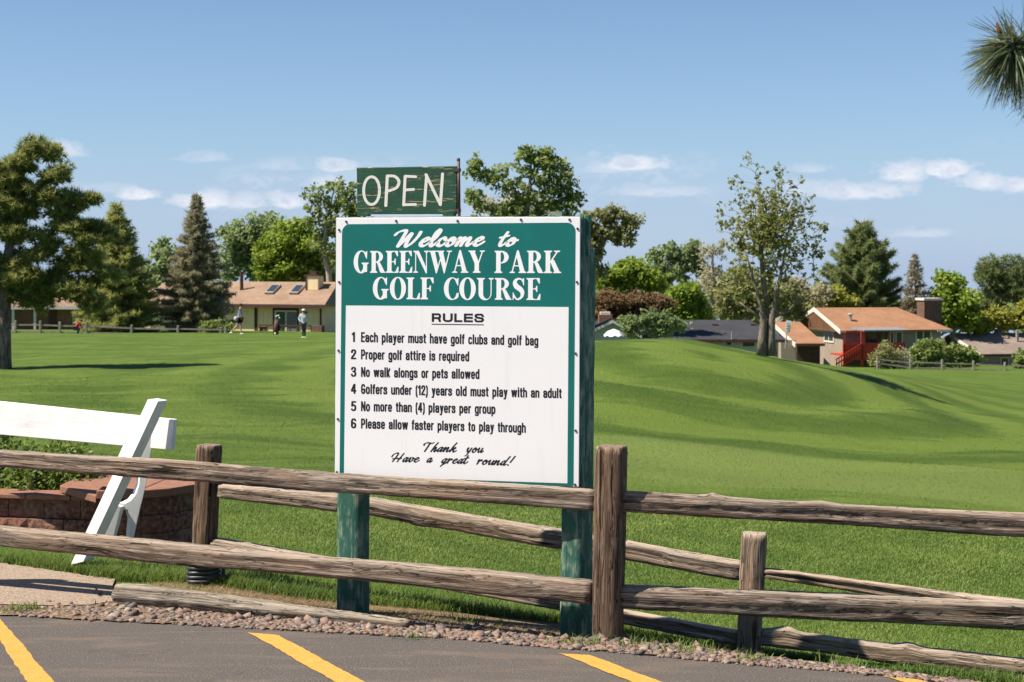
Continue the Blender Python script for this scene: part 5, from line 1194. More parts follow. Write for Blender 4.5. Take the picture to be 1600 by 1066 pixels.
# ---------------------------------------------------------------- people
M['skin'] = flat('skin', (.50,.28,.19), .6, .05, 3, .3, 0)
M['cloth_blue'] = flat('blue_grey_shirt', (.20,.24,.40), .85, .1, 5, .2, 0)
M['cloth_black'] = flat('black_cloth', (.02,.02,.025), .85, .1, 5, .2, 0)
M['cloth_white'] = flat('pale_blue_hoodie', (.50,.54,.62), .85, .06, 5, .2, 0)
M['cloth_grey'] = flat('dark_grey_leggings', (.07,.065,.08), .85, .1, 5, .2, 0)
M['cloth_red'] = flat('red_shirt', (.55,.03,.03), .8, .1, 5, .2, 0)
M['shoe'] = flat('white_shoe', (.72,.70,.68), .6, .05, 5, .3, 0)
M['hair'] = flat('dark_hair', (.035,.022,.015), .7, .2, 20, .3, 0)
M['bag_brown'] = flat('brown_bag', (.10,.05,.04), .7, .2, 5, .3, 0)
def skin_mesh(name, mat, pts, edges, rad, root, parent, sub=2):
    me = bpy.data.meshes.new(name); loc = off(parent); me.from_pydata([tuple(np.array(p) - loc) for p in pts], edges, []); me.update()
    o = bpy.data.objects.new('tmp_skin', me); C.objects.link(o)
    m = o.modifiers.new('skin', 'SKIN'); m.use_smooth_shade = True
    for i, r_ in enumerate(rad): v = me.skin_vertices[0].data[i]; v.radius = (r_, r_); v.use_root = (i == root)
    s_ = o.modifiers.new('sub', 'SUBSURF'); s_.levels = s_.render_levels = sub
    dg = bpy.context.evaluated_depsgraph_get(); me2 = bpy.data.meshes.new_from_object(o.evaluated_get(dg)); me2.name = name
    bpy.data.objects.remove(o); me2.materials.clear(); me2.materials.append(mat)
    for p in me2.polygons: p.use_smooth = True
    o = bpy.data.objects.new(name, me2); C.objects.link(o); o.parent = parent; return o
def person(px, py_foot, D, H, pose, label, top, legs, shoes=True, face=1):
    """pose: joint offsets in units of body height, x to the right, y away, z up"""
    b = P(px, py_foot, D); t_ = thing('person', b, label, 'person')
    J = {k: b + np.array(v)*H for k, v in pose.items()}
    order = ['pel','waist','chest','neck','head0','head1','lhip','lknee','lank','ltoe','rhip','rknee','rank','rtoe','lsh','lelb','lwr','lhand','rsh','relb','rwr','rhand']
    rad = dict(pel=.075, waist=.065, chest=.085, neck=.032, head0=.050, head1=.052, lhip=.055, lknee=.034, lank=.022, ltoe=.022, rhip=.055, rknee=.034, rank=.022, rtoe=.022, lsh=.036, lelb=.026, lwr=.018, lhand=.022, rsh=.036, relb=.026, rwr=.018, rhand=.022)
    E_ = [('pel','waist'),('waist','chest'),('chest','neck'),('neck','head0'),('head0','head1'),('pel','lhip'),('lhip','lknee'),('lknee','lank'),('lank','ltoe'),('pel','rhip'),('rhip','rknee'),('rknee','rank'),('rank','rtoe'),('chest','lsh'),('lsh','lelb'),('lelb','lwr'),('lwr','lhand'),('chest','rsh'),('rsh','relb'),('relb','rwr'),('rwr','rhand')]
    def mk(name, mat, names, grow):
        e = [(names.index(a), names.index(b_)) for a, b_ in E_ if a in names and b_ in names]
        return skin_mesh(name, M[mat], [J[k] for k in names], e, [rad[k]*H*grow for k in names], 0, t_)
    mk('body', 'skin', order, 1.0)
    mk('shirt', top, ['waist','pel','chest','lsh','lelb','rsh','relb'] if top != 'cloth_white' else ['waist','pel','chest','lsh','lelb','lwr','rsh','relb','rwr'], 1.22)
    mk('trousers' if legs == 'cloth_grey' else 'shorts', legs, ['pel','lhip','lknee','rhip','rknee'] + (['lank','rank'] if legs == 'cloth_grey' else []), 1.18) if legs == 'cloth_grey' else None
    if legs != 'cloth_grey':
        Js = dict(J); 
        for s_ in 'lr': J[s_+'knee'] = J[s_+'hip']*.35 + J[s_+'knee']*.65
        rad2 = rad['lknee']; rad['lknee'] = rad['rknee'] = .048; mk('shorts', legs, ['pel','lhip','lknee','rhip','rknee'], 1.2); rad['lknee'] = rad['rknee'] = rad2; J.update({k: Js[k] for k in ('lknee','rknee')})
    for s_ in 'lr':
        mb = MB(); a = J[s_+'ank']; c_ = J[s_+'toe']; mb.ball((a+c_)/2 - np.array([0, 0, .008*H]), (.055*H + abs(c_[0]-a[0])*.2, .035*H, .026*H), 10, 6); mb.build('shoe', M['shoe'], t_, smooth=True)
    hd = (J['head0']+J['head1'])/2; mb = MB(); mb.ball(hd + np.array([-.012*face, .006, .022])*H, (.062*H, .060*H, .058*H), 10, 7); hr = mb.build('hair', M['hair'], t_, smooth=True)
    return t_, J
p1 = dict(pel=(0,0,.52), waist=(.0,0,.60), chest=(.01,0,.74), neck=(.03,0,.84), head0=(.045,0,.89), head1=(.05,0,.945), lhip=(.01,.05,.49), lknee=(.03,.05,.28), lank=(.03,.05,.05), ltoe=(.11,.05,.02),
 rhip=(-.01,-.05,.49), rknee=(-.07,-.05,.29), rank=(-.24,-.05,.12), rtoe=(-.27,-.05,.03), lsh=(.01,.09,.80), lelb=(-.05,.11,.66), lwr=(-.04,.10,.53), lhand=(-.03,.10,.49), rsh=(.01,-.09,.80), relb=(.06,-.11,.65), rwr=(.07,-.10,.52), rhand=(.07,-.10,.48))
t_, J = person(374.5, 523.3, 91, 1.80, p1, 'person in blue shirt and black shorts walking left of the golf bag', 'cloth_blue', 'cloth_black')
mb = MB(); mb.ball(J['rsh'] + np.array([-.20, -.05, -.52]), (.12, .07, .14), 8, 6); tag(mb.build('shoulder_bag', M['cloth_white'], None, smooth=True), 'small pale blue bag carried by the walking person', 'bag')
p2 = dict(pel=(0,0,.52), waist=(.0,0,.60), chest=(.0,0,.74), neck=(.0,0,.84), head0=(.005,0,.885), head1=(.01,0,.94), lhip=(-.03,0,.49), lknee=(-.022,0,.28), lank=(-.018,0,.05), ltoe=(-.02,-.06,.02),
 rhip=(.04,.02,.49), rknee=(.05,.03,.28), rank=(.045,.03,.05), rtoe=(.05,-.04,.02), lsh=(-.09,0,.80), lelb=(-.15,.0,.66), lwr=(-.10,-.06,.57), lhand=(-.06,-.08,.56), rsh=(.09,0,.80), relb=(.14,.0,.67), rwr=(.11,-.05,.80), rhand=(.10,-.06,.86))
t_, J = person(474, 528.8, 92, 1.70, p2, 'person in pale hoodie and white cap standing right of the golf bag', 'cloth_white', 'cloth_grey')
mb = MB(); hd = J['head1']; mb.ball(hd + np.array([0, 0, .03]), (.11, .11, .07), 10, 5); mb.box(hd + np.array([-.09, -.22, .0]), hd + np.array([.09, -.08, .02])); mb.build('cap', M['shoe'], t_, smooth=True)
mb = MB(); mb.ball(hd + np.array([.12, .05, -.10]), (.14, .06, .05), 8, 5); mb.build('ponytail', M['hair'], t_, smooth=True)
p3 = dict(pel=(0,0,.30), waist=(.03,0,.37), chest=(.10,0,.48), neck=(.17,0,.54), head0=(.20,0,.56), head1=(.24,0,.59), lhip=(-.01,.05,.28), lknee=(.13,.06,.27), lank=(.05,.06,.04), ltoe=(.12,.06,.02),
 rhip=(-.01,-.05,.28), rknee=(.14,-.06,.25), rank=(.03,-.06,.04), rtoe=(.11,-.06,.02), lsh=(.11,.08,.50), lelb=(.20,.09,.38), lwr=(.26,.07,.28), lhand=(.28,.06,.25), rsh=(.11,-.08,.50), relb=(.20,-.09,.38), rwr=(.26,-.07,.28), rhand=(.28,-.06,.25))
person(119, 523.5, 116, 1.75, p3, 'person in red shirt crouching at the far left fence', 'cloth_red', 'cloth_grey')
# golf bag on its cart
bz = P(431, 523.8, 91.5); t_ = thing('golf_bag', bz, 'dark brown golf bag with white headed clubs standing between the two people', 'golf bag')
mb = MB(); mb.tube([bz + (0, 0, .05), bz + (.03, 0, .45), bz + (.08, 0, .85)], [.16, .15, .15], 10); mb.build('bag_body', M['bag_brown'], t_, smooth=True)
mb = MB(); mb.ball(bz + (.17, -.04, .42), (.09, .08, .2), 8, 6); mb.build('pocket', M['cloth_black'], t_, smooth=True)
for dx, hh, m_ in ((-.06, 1.08, 'shoe'), (.0, 1.0, 'hair'), (.12, 1.0, 'shoe'), (.06, 1.12, 'shoe')):
    mb = MB(); mb.tube([bz + (.08+dx*.5, 0, .83), bz + (.09+dx, 0, hh)], .01, 5); c_ = mb.build('club', M['vent'], t_); mb = MB(); mb.ball(bz + (.09+dx, 0, hh), (.055, .05, .05), 8, 5); mb.build('club_head', M[m_], c_, smooth=True)
for s_ in (-.16, .16): mb = MB(); a = bz + (s_, .1, .0); mb.tube([a + (0, 0, .12), bz + (.03, .02, .5)], .012, 5); mb.build('stand_leg', M['vent'], t_)
mb = MB(); mb.tube([bz + (-.05, -.2, .08), bz + (.02, -.2, .08)], .08, 10); mb.build('wheel', M['shoe'], t_)
# pine cones on the grass
for i, (px, py, lb) in enumerate(((276, 885, 'brown dead clump in the grass left of the tubing coil'), (401, 920, 'brown dead clump on the dry grass right of the tubing coil'))):
    c_ = G(px, py); t_ = thing('pine_cone', c_, lb, 'pine cone')
    for k in range(26):
        a = rnd.uniform(0, 6.3); el_ = rnd.uniform(.05, 1.5); d = np.array([math.cos(a)*math.cos(el_), math.sin(a)*math.cos(el_), math.sin(el_)]); s_ = np.cross(d, (0, 0, 1)); s_ /= np.linalg.norm(s_) + 1e-6
        b0_ = c_ + d*.006; e_ = c_ + d*.038; mb = MB(); mb.prism([b0_ - s_*.004, b0_ + s_*.004, e_ + s_*.009, e_ - s_*.009], (0, 0, .003)); mb.build('scale', M['bark_pine'] if k % 2 else M['cap'], t_)

# ---------------------------------------------------------------- trees
RT = np.random.default_rng(77)
def unit(n, r): v = r.normal(size=(n, 3)); return v / np.linalg.norm(v, axis=1, keepdims=True)
def leaf_quads(c, nrm, size, aspect, r):
    """rhombic leaves: centres, normals, sizes"""
    n = len(c); t = np.cross(nrm, unit(n, r)); t /= np.linalg.norm(t, axis=1, keepdims=True) + 1e-9; b = np.cross(nrm, t)
    s = size[:, None]; V = np.stack([c - t*s, c - b*s*aspect, c + t*s, c + b*s*aspect], 1).reshape(-1, 3)
    return V, np.arange(4*n).reshape(n, 4)
def needles(c, d, ln, wd, r):
    """thin triangles from c along d"""
    n = len(c); s = np.cross(d, unit(n, r)); s /= np.linalg.norm(s, axis=1, keepdims=True) + 1e-9
    V = np.stack([c - s*wd, c + s*wd, c + d*ln[:, None]], 1).reshape(-1, 3); return V, np.arange(3*n).reshape(n, 3)
def skeleton(base, spine, clumps, r, spread=.5):
    """grow limbs from a trunk line to every clump centre; returns segments with radii weights"""
    nodes = [np.array(base, float)] + [np.array(p, float) for p in spine]; par = [-1] + list(range(len(spine))); w = [0.0]*len(nodes)
    fork = 1 if len(nodes) > 2 else 0
    order = np.argsort([min(np.linalg.norm(c - n) for n in nodes[1:]) for c in clumps])
    ends = []
    for k in order:
        c = clumps[k]; N = np.array(nodes); d = np.linalg.norm(N - c, axis=1) + np.maximum(0, N[:, 2] - c[2] + .12*np.linalg.norm(N[:, :2] - c[:2], axis=1))*1.6; d[0] += 50
        if fork: d[1:fork+1] += .0
        i = int(np.argmin(d)); a = nodes[i]; ln = np.linalg.norm(c - a)
        m = a*.5 + c*.5 + np.array([r.normal()*.07, r.normal()*.07, .07 - .03*r.random()])*ln
        nodes.append(m); par.append(i); w.append(0); nodes.append(c); par.append(len(nodes)-2); w.append(1.0); ends.append(len(nodes)-1)
    w = np.array(w, float)
    for i in range(len(nodes)-1, 0, -1): w[par[i]] += w[i]
    return np.array(nodes), par, w
def tubes(nodes, par, rad, k=5, minr=0.0):
    V = []; Fc = []; n0 = 0
    for i in range(1, len(nodes)):
        a, b = nodes[par[i]], nodes[i]; ra, rb = rad[par[i]], rad[i]; ra = min(ra, rb*1.7 + .002)
        if rb < minr: continue
        t = b - a; L_ = np.linalg.norm(t) + 1e-9; t /= L_; u = np.cross(t, (0, 0, 1.) if abs(t[2]) < .9 else (1., 0, 0)); u /= np.linalg.norm(u); v = np.cross(t, u)
        kk = k + (3 if rb > .08 else 0)
        for p, q in ((a - t*ra*.3, ra), (b + t*rb*.3, rb)):
            for j in range(kk): w_ = 2*math.pi*j/kk; V.append(p + q*(u*math.cos(w_) + v*math.sin(w_)))
        Fc += [(n0+j, n0+(j+1) % kk, n0+kk+(j+1) % kk, n0+kk+j) for j in range(kk)]; n0 += 2*kk
    return V, Fc
def sample_lobes(D, lobes, n, r, surf=.35, depth=1.0):
    """n points inside ellipsoids given as (px, py, rx, ry) at distance D"""
    vol = np.array([(l[2]*l[3]*min(l[2], l[3]))**.75 for l in lobes]); pick = r.choice(len(lobes), n, p=vol/vol.sum()); out = []
    for i in pick:
        px, py, rx, ry = lobes[i][:4]; c = P(px, py, D); d = unit(1, r)[0]*r.random()**surf; ry_ = min(rx, ry*1.2)*depth
        out.append(c + d*np.array([rx, ry_, ry])/F*D)
    return np.array(out)
def tree(name, label, D, base, lobes, mat, leafm='broad', n=160, per=60, ls=.16, rc=.55, tr=.25, barkm='bark', spine=None, group=None, seed=1, surf=.4, twig=.012, flat_=.75, depth=1.0, extra_trunks=()):
    r = np.random.default_rng(seed); b = P(base[0], base[1], D); cl = sample_lobes(D, lobes, n, r, surf, depth)
    if spine is None:
        top = min(l[1] for l in lobes); cx = np.mean([l[0] for l in lobes]); low = max(l[1] + l[3]*.6 for l in lobes)
        spine = [(base[0], (base[1]*.6 + low*.4)), (base[0]*.8 + cx*.2, low), (base[0]*.5 + cx*.5, (low+top)/2), (cx, top)]
    sp = []; prev = b
    for q in spine: p = P(q[0], q[1], D); p[1] += q[2] if len(q) > 2 else 0; sp.append(p)
    t_ = thing(name, b, label, 'tree', group)
    nodes, par, w = skeleton(b, sp, cl, r); rad = np.maximum(twig, tr*(np.maximum(w, .6)/w[1])**.5); rad[0] = tr*1.25
    V, Fc = tubes(nodes, par, rad); 
    for et in extra_trunks:
        mb = MB(); mb.tube([P(x, y, D - .25) for x, y, _ in et], [q for _, _, q in et], 10); n0 = len(V); V += [np.array(p) for p in mb.v]; Fc += [tuple(n0+i for i in f) for f in mb.f]
    obj('trunk', V, Fc, M[barkm], t_, smooth=True)
    VV = []; at = []
    if leafm == 'broad':
        N = n*per; ci = np.repeat(np.arange(n), per); rr = rc*r.uniform(.65, 1.3, n)
        o = unit(N, r)*(r.random(N)**.5)[:, None]*rr[ci][:, None]*np.array([1, 1, flat_]); c = cl[ci] + o
        nr = unit(N, r) + np.array([-.35, -.2, .6]); nr /= np.linalg.norm(nr, axis=1, keepdims=True)
        V, Fc = leaf_quads(c, nr, ls*r.uniform(.55, 1.2, N), .62, r); v = np.clip(.5 + r.normal(0, .16, n)[ci] + r.normal(0, .14, N), 0, 1)
    else:
        # pine tufts: needles burst from twig tips gathered round each clump
        T_ = per; K = 13; ci = np.repeat(np.arange(n), T_); rr = rc*r.uniform(.7, 1.3, n)
        o = unit(n*T_, r)*(r.random(n*T_)**.45)[:, None]*rr[ci][:, None]*np.array([1, 1, .48]); c = cl[ci] + o
        out = o/ (np.linalg.norm(o, axis=1, keepdims=True)+1e-9)*.8 + np.array([0, 0, .75]); cc = np.repeat(c, K, 0); oo = np.repeat(out, K, 0)
        d = unit(len(cc), r) + oo*.8; d /= np.linalg.norm(d, axis=1, keepdims=True)
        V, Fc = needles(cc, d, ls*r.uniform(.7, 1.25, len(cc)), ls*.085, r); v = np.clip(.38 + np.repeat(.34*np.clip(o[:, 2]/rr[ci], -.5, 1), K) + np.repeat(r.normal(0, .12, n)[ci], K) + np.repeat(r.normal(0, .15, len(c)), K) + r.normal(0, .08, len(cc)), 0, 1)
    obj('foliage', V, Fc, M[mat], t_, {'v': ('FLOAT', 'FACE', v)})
    return t_
def conifer(name, label, D, apex, basepx, prof, mat, seed=1, tr=.16, dz=.30, droop=.18, ls=.13, dens=1.0, barkm='bark_pine', group=None, low=.06, top_up=.3):
    """spire shaped: prof = [(height fraction, radius in pixels)], whorls of drooping boughs"""
    r = np.random.default_rng(seed); b = P(basepx[0], basepx[1], D); a = P(apex[0], apex[1], D); H = a[2]-b[2]; t_ = thing(name, b, label, 'tree', group)
    mb = MB(); mb.tube([b, b*.5+a*.5, a], [tr*1.2, tr*.6, .015], 8); z = H*low; cs = []; ds = []; vs = []
    hs = [p[0] for p in prof]; rs = [p[1]/F*D for p in prof]
    while z < H*.985:
        R_ = np.interp(z/H, hs, rs); nb = int(r.integers(6, 9) + (2 if R_ > 2 else 0)); a0 = r.random()*6.3
        for k in range(nb):
            ang = a0 + k*2*math.pi/nb + r.normal(0, .15); L_ = R_*r.uniform(.68, 1.12); zz = z + r.normal(0, dz*.3)
            p0 = b + (a-b)*(zz/H); dirv = np.array([math.cos(ang), math.sin(ang), 0]); up = top_up*(z/H) - droop*(1 - z/H)
            ns_ = max(2, int(L_/.16)); tip = p0 + dirv*L_ + np.array([0, 0, L_*up])
            if L_ > .5: mb.tube([p0, p0*.4 + tip*.6 - np.array([0, 0, .03*L_]), tip], [.022+.008*L_, .015, .006], 4, False)
            vb = r.normal(0, .13)
            for s_ in range(ns_):
                f = (s_ + 1)/ns_
                if f < .25: continue
                wdt = L_*.28*(1.15 - f) + .06; q = p0*(1-f) + tip*f; q = q + np.array([0, 0, -.05*L_*math.sin(f*3.1) ])
                m = max(1, int(round(wdt/.10*dens)))
                for _ in range(m):
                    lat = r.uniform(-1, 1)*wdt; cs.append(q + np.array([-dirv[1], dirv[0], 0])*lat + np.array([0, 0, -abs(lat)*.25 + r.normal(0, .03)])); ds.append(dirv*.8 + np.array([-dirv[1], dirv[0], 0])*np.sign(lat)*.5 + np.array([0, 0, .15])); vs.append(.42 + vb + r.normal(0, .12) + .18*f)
        z += dz*r.uniform(.75, 1.2)*(.6 + .5*(1 - z/H))
    mb.build('trunk', M[barkm], t_)
    cs = np.array(cs); ds = np.array(ds); K = 10; cc = np.repeat(cs, K, 0); d = np.repeat(ds, K, 0)*.9 + unit(len(cc), r); d /= np.linalg.norm(d, axis=1, keepdims=True)
    V, Fc = needles(cc + r.normal(0, .03, cc.shape), d, ls*r.uniform(.8, 1.4, len(cc)), ls*.11, r)
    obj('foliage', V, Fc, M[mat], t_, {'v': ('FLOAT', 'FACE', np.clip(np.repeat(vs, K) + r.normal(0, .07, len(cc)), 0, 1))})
    return t_

# big pine at the left edge of the lawn
tree('pine_tree', 'big dark pine at the left edge of the photo with its trunk in bare soil', 60, (6, 578),
 [(28,238,34,28),(66,222,14,14),(62,250,30,26),(10,275,34,30),(45,290,44,26),(92,272,24,18),(108,290,22,16),(70,320,50,24),(128,318,24,18),(146,312,14,12),(20,345,50,34),(100,352,52,26),(150,372,30,20),(60,392,62,30),(125,400,55,24),(30,430,60,28),(100,438,66,24),(165,432,36,18),(60,462,60,20),(135,466,46,18),(-30,330,50,60),(-50,430,60,50),(20,480,34,14)],
 'pine', 'pine', n=235, per=42, ls=.25, rc=.43, tr=.24, barkm='bark_pine', seed=3, surf=.5, spine=[(7,520),(8,440),(18,360),(32,290),(45,235)], extra_trunks=[[(6,580,.30),(7,560,.25),(7,520,.22),(8,440,.18)]])
# fir behind it
conifer('fir_tree', 'dark green fir standing between the big pine and the grey spruce', 124, (181,315), (188,521), [(0,62),(.12,66),(.35,56),(.6,38),(.8,22),(1,3)], 'pine', 5, dz=.46, ls=.38, dens=1.05, droop=.12)
conifer('spruce_tree', 'grey green spruce with a pointed brownish top left of the cream house', 126, (307,302), (306,520), [(0,58),(.1,64),(.25,60),(.45,46),(.65,28),(.8,17),(.9,10),(1,2)], 'spruce', 6, dz=.38, ls=.29, dens=1.3, droop=.2)
# trees behind the left houses
G1 = 'trees beyond the left houses'
tree('cottonwood_tree', 'soft green round tree behind the spruce and the chimney pipe', 175, (400,520), [(378,375,34,32),(412,352,30,24),(440,372,34,28),(360,410,30,26),(400,405,40,30),(440,410,30,30),(350,365,14,14)], 'lf_cotton', n=260, per=34, ls=.27, rc=.95, tr=.35, barkm='bark_light', group=G1, seed=12)
tree('cottonwood_tree', 'hazy green tree in the gap between fir and spruce', 180, (245,520), [(240,425,26,26),(262,400,22,26),(252,450,34,30),(228,455,22,20)], 'lf_cotton', n=100, per=46, ls=.30, rc=1.1, tr=.3, group=G1, seed=13)
tree('maple_tree', 'bright yellow green tree right behind the cream house chimney', 150, (455,520), [(455,370,40,26),(428,398,32,22),(480,392,38,30),(455,420,60,26),(500,425,34,28),(415,425,20,14),(510,460,24,30)], 'lf_bright', n=320, per=36, ls=.24, rc=.85, tr=.3, barkm='bark_light', group=G1, seed=14)
tree('elm_tree', 'tall open tree with pale forked trunk just left of the welcome sign', 140, (517,520), [(492,302,20,14),(520,290,24,14),(545,292,16,14),(500,325,22,16),(535,320,26,18),(556,330,20,20),(515,352,28,18),(545,360,26,22),(500,380,16,20),(530,395,26,22),(560,400,20,30),(485,345,10,10)], 'lf_mid', n=330, per=15, ls=.20, rc=.55, tr=.26, barkm='bark_pale', group=G1, seed=15, spine=[(516,470),(514,430),(506,385),(512,340),(522,295)])
# trees behind the sign
G2 = 'trees behind the sign'
tree('poplar_tree', 'leafy tree rising above the top edge of the welcome sign', 125, (815,540), [(742,262,13,18),(738,300,12,20),(752,325,16,14),(768,280,18,16),(785,265,14,14),(800,295,22,18),(820,255,18,22),(826,236,8,10),(850,250,20,20),(848,236,7,8),(868,262,20,20),(880,290,22,20),(845,290,26,20),(893,315,18,18),(830,320,40,18),(790,325,26,16),(868,330,30,16),(812,360,60,30)], 'lf_mid', n=460, per=17, ls=.20, rc=.50, tr=.26, barkm='bark_light', group=G2, seed=21, spine=[(815,470),(818,400),(822,340),(828,290),(830,250)])
tree('poplar_tree', 'brownish thin crown filling the space low behind the leafy tree', 135, (800,540), [(770,322,28,16),(815,318,36,16),(850,325,26,14),(790,350,50,26)], 'lf_pale', n=120, per=26, ls=.20, rc=.8, tr=.2, barkm='bark_light', group=G2, seed=22)
tree('elm_tree', 'olive coloured rounded tree leaning right beside the sign post', 130, (925,540), [(935,340,26,14),(960,335,26,14),(985,348,22,14),(945,362,28,16),(925,385,22,24),(975,372,20,12),(915,350,16,20),(930,420,18,20)], 'lf_olive', n=300, per=15, ls=.19, rc=.45, tr=.24, barkm='bark', group=G2, seed=23, spine=[(925,480),(926,420),(938,385),(958,355)])
# mid right row
G3 = 'trees and tall shrubs beyond the mound'
tree('maple_tree', 'vivid green tree just right of the sign above the red shrubs', 150, (985,520), [(975,432,26,20),(950,440,22,22),(1000,430,22,18),(985,415,14,10),(1020,445,20,18),(960,460,30,18)], 'lf_bright', n=150, per=44, ls=.25, rc=.8, group=G3, seed=31)
tree('plum_tree', 'brownish red plum shrub just right of the sign', 140, (975,525), [(955,470,28,18),(990,474,32,18),(1025,478,26,16),(935,488,24,18),(985,495,40,16)], 'lf_red', n=130, per=46, ls=.21, rc=.75, group=G3, seed=32)
tree('maple_tree', 'rounded bright green tree left of the bare pale tree', 148, (1068,530), [(1068,462,28,20),(1080,478,24,18),(1052,478,20,18),(1066,495,36,14),(1100,492,16,10)], 'lf_bright', n=120, per=50, ls=.25, rc=.8, group=G3, seed=33)
tree('birch_tree', 'grey green birch with upright crown above the rounded bright tree', 165, (1045,520), [(1028,410,18,20),(1050,395,16,16),(1075,400,20,22),(1080,385,10,10),(1055,425,30,18),(1092,420,14,18),(1030,440,20,14)], 'lf_cotton', n=130, per=30, ls=.26, rc=.75, tr=.2, barkm='bark_pale', group=G3, seed=34)
tree('birch_tree', 'almost bare pale tree with whitish twigs left of the mound tree', 160, (1112,530), [(1105,395,14,20),(1125,390,12,18),(1110,430,20,24),(1095,455,20,18),(1130,450,20,22),(1115,480,30,16)], 'lf_pale', n=150, per=14, ls=.17, rc=.6, tr=.22, barkm='bark_pale', group=G3, seed=35, twig=.03)
tree('locust_tree', 'dull olive brown tree close behind the left side of the mound tree', 158, (1165,530), [(1160,430,24,20),(1145,455,28,24),(1180,456,28,28),(1160,485,44,18),(1210,466,30,28),(1240,476,30,22)], 'lf_olive', n=240, per=34, ls=.22, rc=.8, tr=.25, group=G3, seed=36)
tree('maple_tree', 'low yellow green tree behind the roof left of the big dark pine', 170, (1290,520), [(1275,470,26,16),(1300,462,22,14),(1320,470,20,12),(1250,482,22,14)], 'lf_yellow', n=90, per=42, ls=.24, rc=.8, group=G3, seed=37)
t_ = tree('olive_shrub', 'grey green airy shrub in front of the charcoal roof', 100, (1025,540), [(985,505,18,12),(1010,498,20,12),(1040,500,22,12),(1065,508,16,10),(1025,515,40,10),(990,520,22,8)], 'lf_cotton', n=130, per=26, ls=.12, rc=.40, tr=.08, twig=.01, seed=38)
t_['category'] = 'shrub'
# the tree on the mound
tree('ash_tree', 'half leafed tree with a forked double trunk standing on the grass mound', 63, (1197,555),
 [(1205,350,78,90),(1205,370,84,90),(1205,350,60,80),(1165,252,12,14),(1190,262,14,16),(1150,285,16,16),(1215,272,18,18),(1248,285,14,12),(1125,330,14,16),(1135,350,20,18),(1288,355,14,22),(1250,325,26,26),(1275,395,22,24),(1160,385,30,30),(1150,425,26,22),(1205,430,56,34),(1270,430,26,24),(1225,470,44,20),(1165,465,30,22),(1195,480,50,14)],
 'lf_young', n=1250, per=5, ls=.088, rc=.15, tr=.105, barkm='bark', seed=41, surf=.75, twig=.0075, depth=.9,
 spine=[(1200,505),(1198,480),(1192,430),(1188,380),(1190,320),(1180,270)], extra_trunks=[[(1190,556,.23),(1191,530,.165),(1193,502,.14),(1186,468,.07),(1174,425,.045),(1164,390,.025)], [(1206,556,.22),(1205,530,.16),(1206,500,.135),(1213,460,.08),(1224,410,.05),(1232,360,.03),(1238,320,.018)], [(1205,498,.07),(1228,488,.04),(1250,470,.025),(1268,458,.014)], [(1192,500,.07),(1176,488,.04),(1155,472,.022)]])
tree('locust_tree', 'thin grey brown tree filling in behind the right side of the mound tree', 166, (1250,530), [(1235,450,26,22),(1262,462,26,20),(1285,455,16,18),(1245,485,44,14),(1140,478,30,16)], 'lf_pale', n=160, per=22, ls=.20, rc=.8, tr=.22, group='trees and tall shrubs beyond the mound', seed=46, twig=.025)
# conifers right
conifer('pine_tree', 'large dark pine behind the rust roofed house', 175, (1347,350), (1345,560), [(0,66),(.3,68),(.5,58),(.68,44),(.82,28),(.93,14),(1,4)], 'pine_b', 51, dz=.8, ls=.52, dens=1.1, droop=-.18, top_up=.75, tr=.3)
conifer('spruce_tree', 'brownish spruce behind the brick chimney', 170, (1429,400), (1432,540), [(0,32),(.3,30),(.55,23),(.75,14),(.9,7),(1,2)], 'spruce_br', 52, dz=.55, ls=.34, dens=.65)
tree('maple_tree', 'bright green tree right of the brick chimney', 170, (1490,550), [(1485,440,20,14),(1480,462,28,20),(1500,470,26,22),(1478,495,26,20),(1515,500,22,20),(1465,470,10,16)], 'lf_bright', n=150, per=44, ls=.27, rc=.9, seed=53)
tree('pine_tree', 'dark green pine pair rising at the far right over the grey brown roof', 180, (1565,550), [(1548,415,14,12),(1552,432,24,14),(1585,412,12,10),(1588,430,20,14),(1560,452,34,16),(1600,455,26,20),(1545,475,26,14)], 'pine_b', 'pine', n=130, per=15, ls=.6, rc=1.1, tr=.35, barkm='bark_pine', seed=54)
tree('maple_tree', 'yellow olive tree above the grey brown roof at the far right', 172, (1560,560), [(1550,495,26,14),(1580,500,26,14),(1605,490,24,18),(1535,510,22,12)], 'lf_yellow', n=110, per=42, ls=.25, rc=.85, seed=55)
# shrubs round the deck
def shrub(px, py, D, lobes, mat, label, seed, n=50, per=60, ls=.12, rc=.45, name='shrub', group=None):
    t_ = tree(name, label, D, (px, py), lobes, mat, n=n, per=per, ls=ls, rc=rc, tr=.06, twig=.012, seed=seed, surf=.4, group=group); t_['category'] = 'shrub'; return t_
shrub(1382, 582, 138, [(1380,548,14,12),(1392,556,16,12),(1372,562,14,12),(1385,572,20,9)], 'lf_olive', 'feathery olive shrub in front of the red deck', 61, 60, 34, .13, .5)
shrub(1412, 582, 138, [(1408,555,10,12),(1410,570,10,10)], 'lf_pale', 'thin brownish shrub at the right end of the red deck', 62, 40, 16, .11, .45)
shrub(1447, 580, 140, [(1440,545,20,10),(1455,540,18,8),(1450,558,28,12),(1435,562,18,8)], 'lf_mid', 'rounded dark green shrub under the white framed window', 63, 90, 52, .17, .6)
shrub(1500, 580, 141, [(1492,548,18,9),(1508,552,18,9),(1500,562,30,9),(1480,560,14,8)], 'lf_mid', 'dark green shrub left of the grey brown roofed house', 64, 80, 52, .17, .6)
shrub(1595, 560, 145, [(1596,560,8,14)], 'lf_mid', 'dark shrub cut by the right edge of the photo', 66, 20, 40, .17, .6)
shrub(330, 520, 120, [(330,508,18,6),(352,512,14,5)], 'lf_mid', 'low green shrub at the foot of the grey spruce', 65, 30, 40, .12, .4)
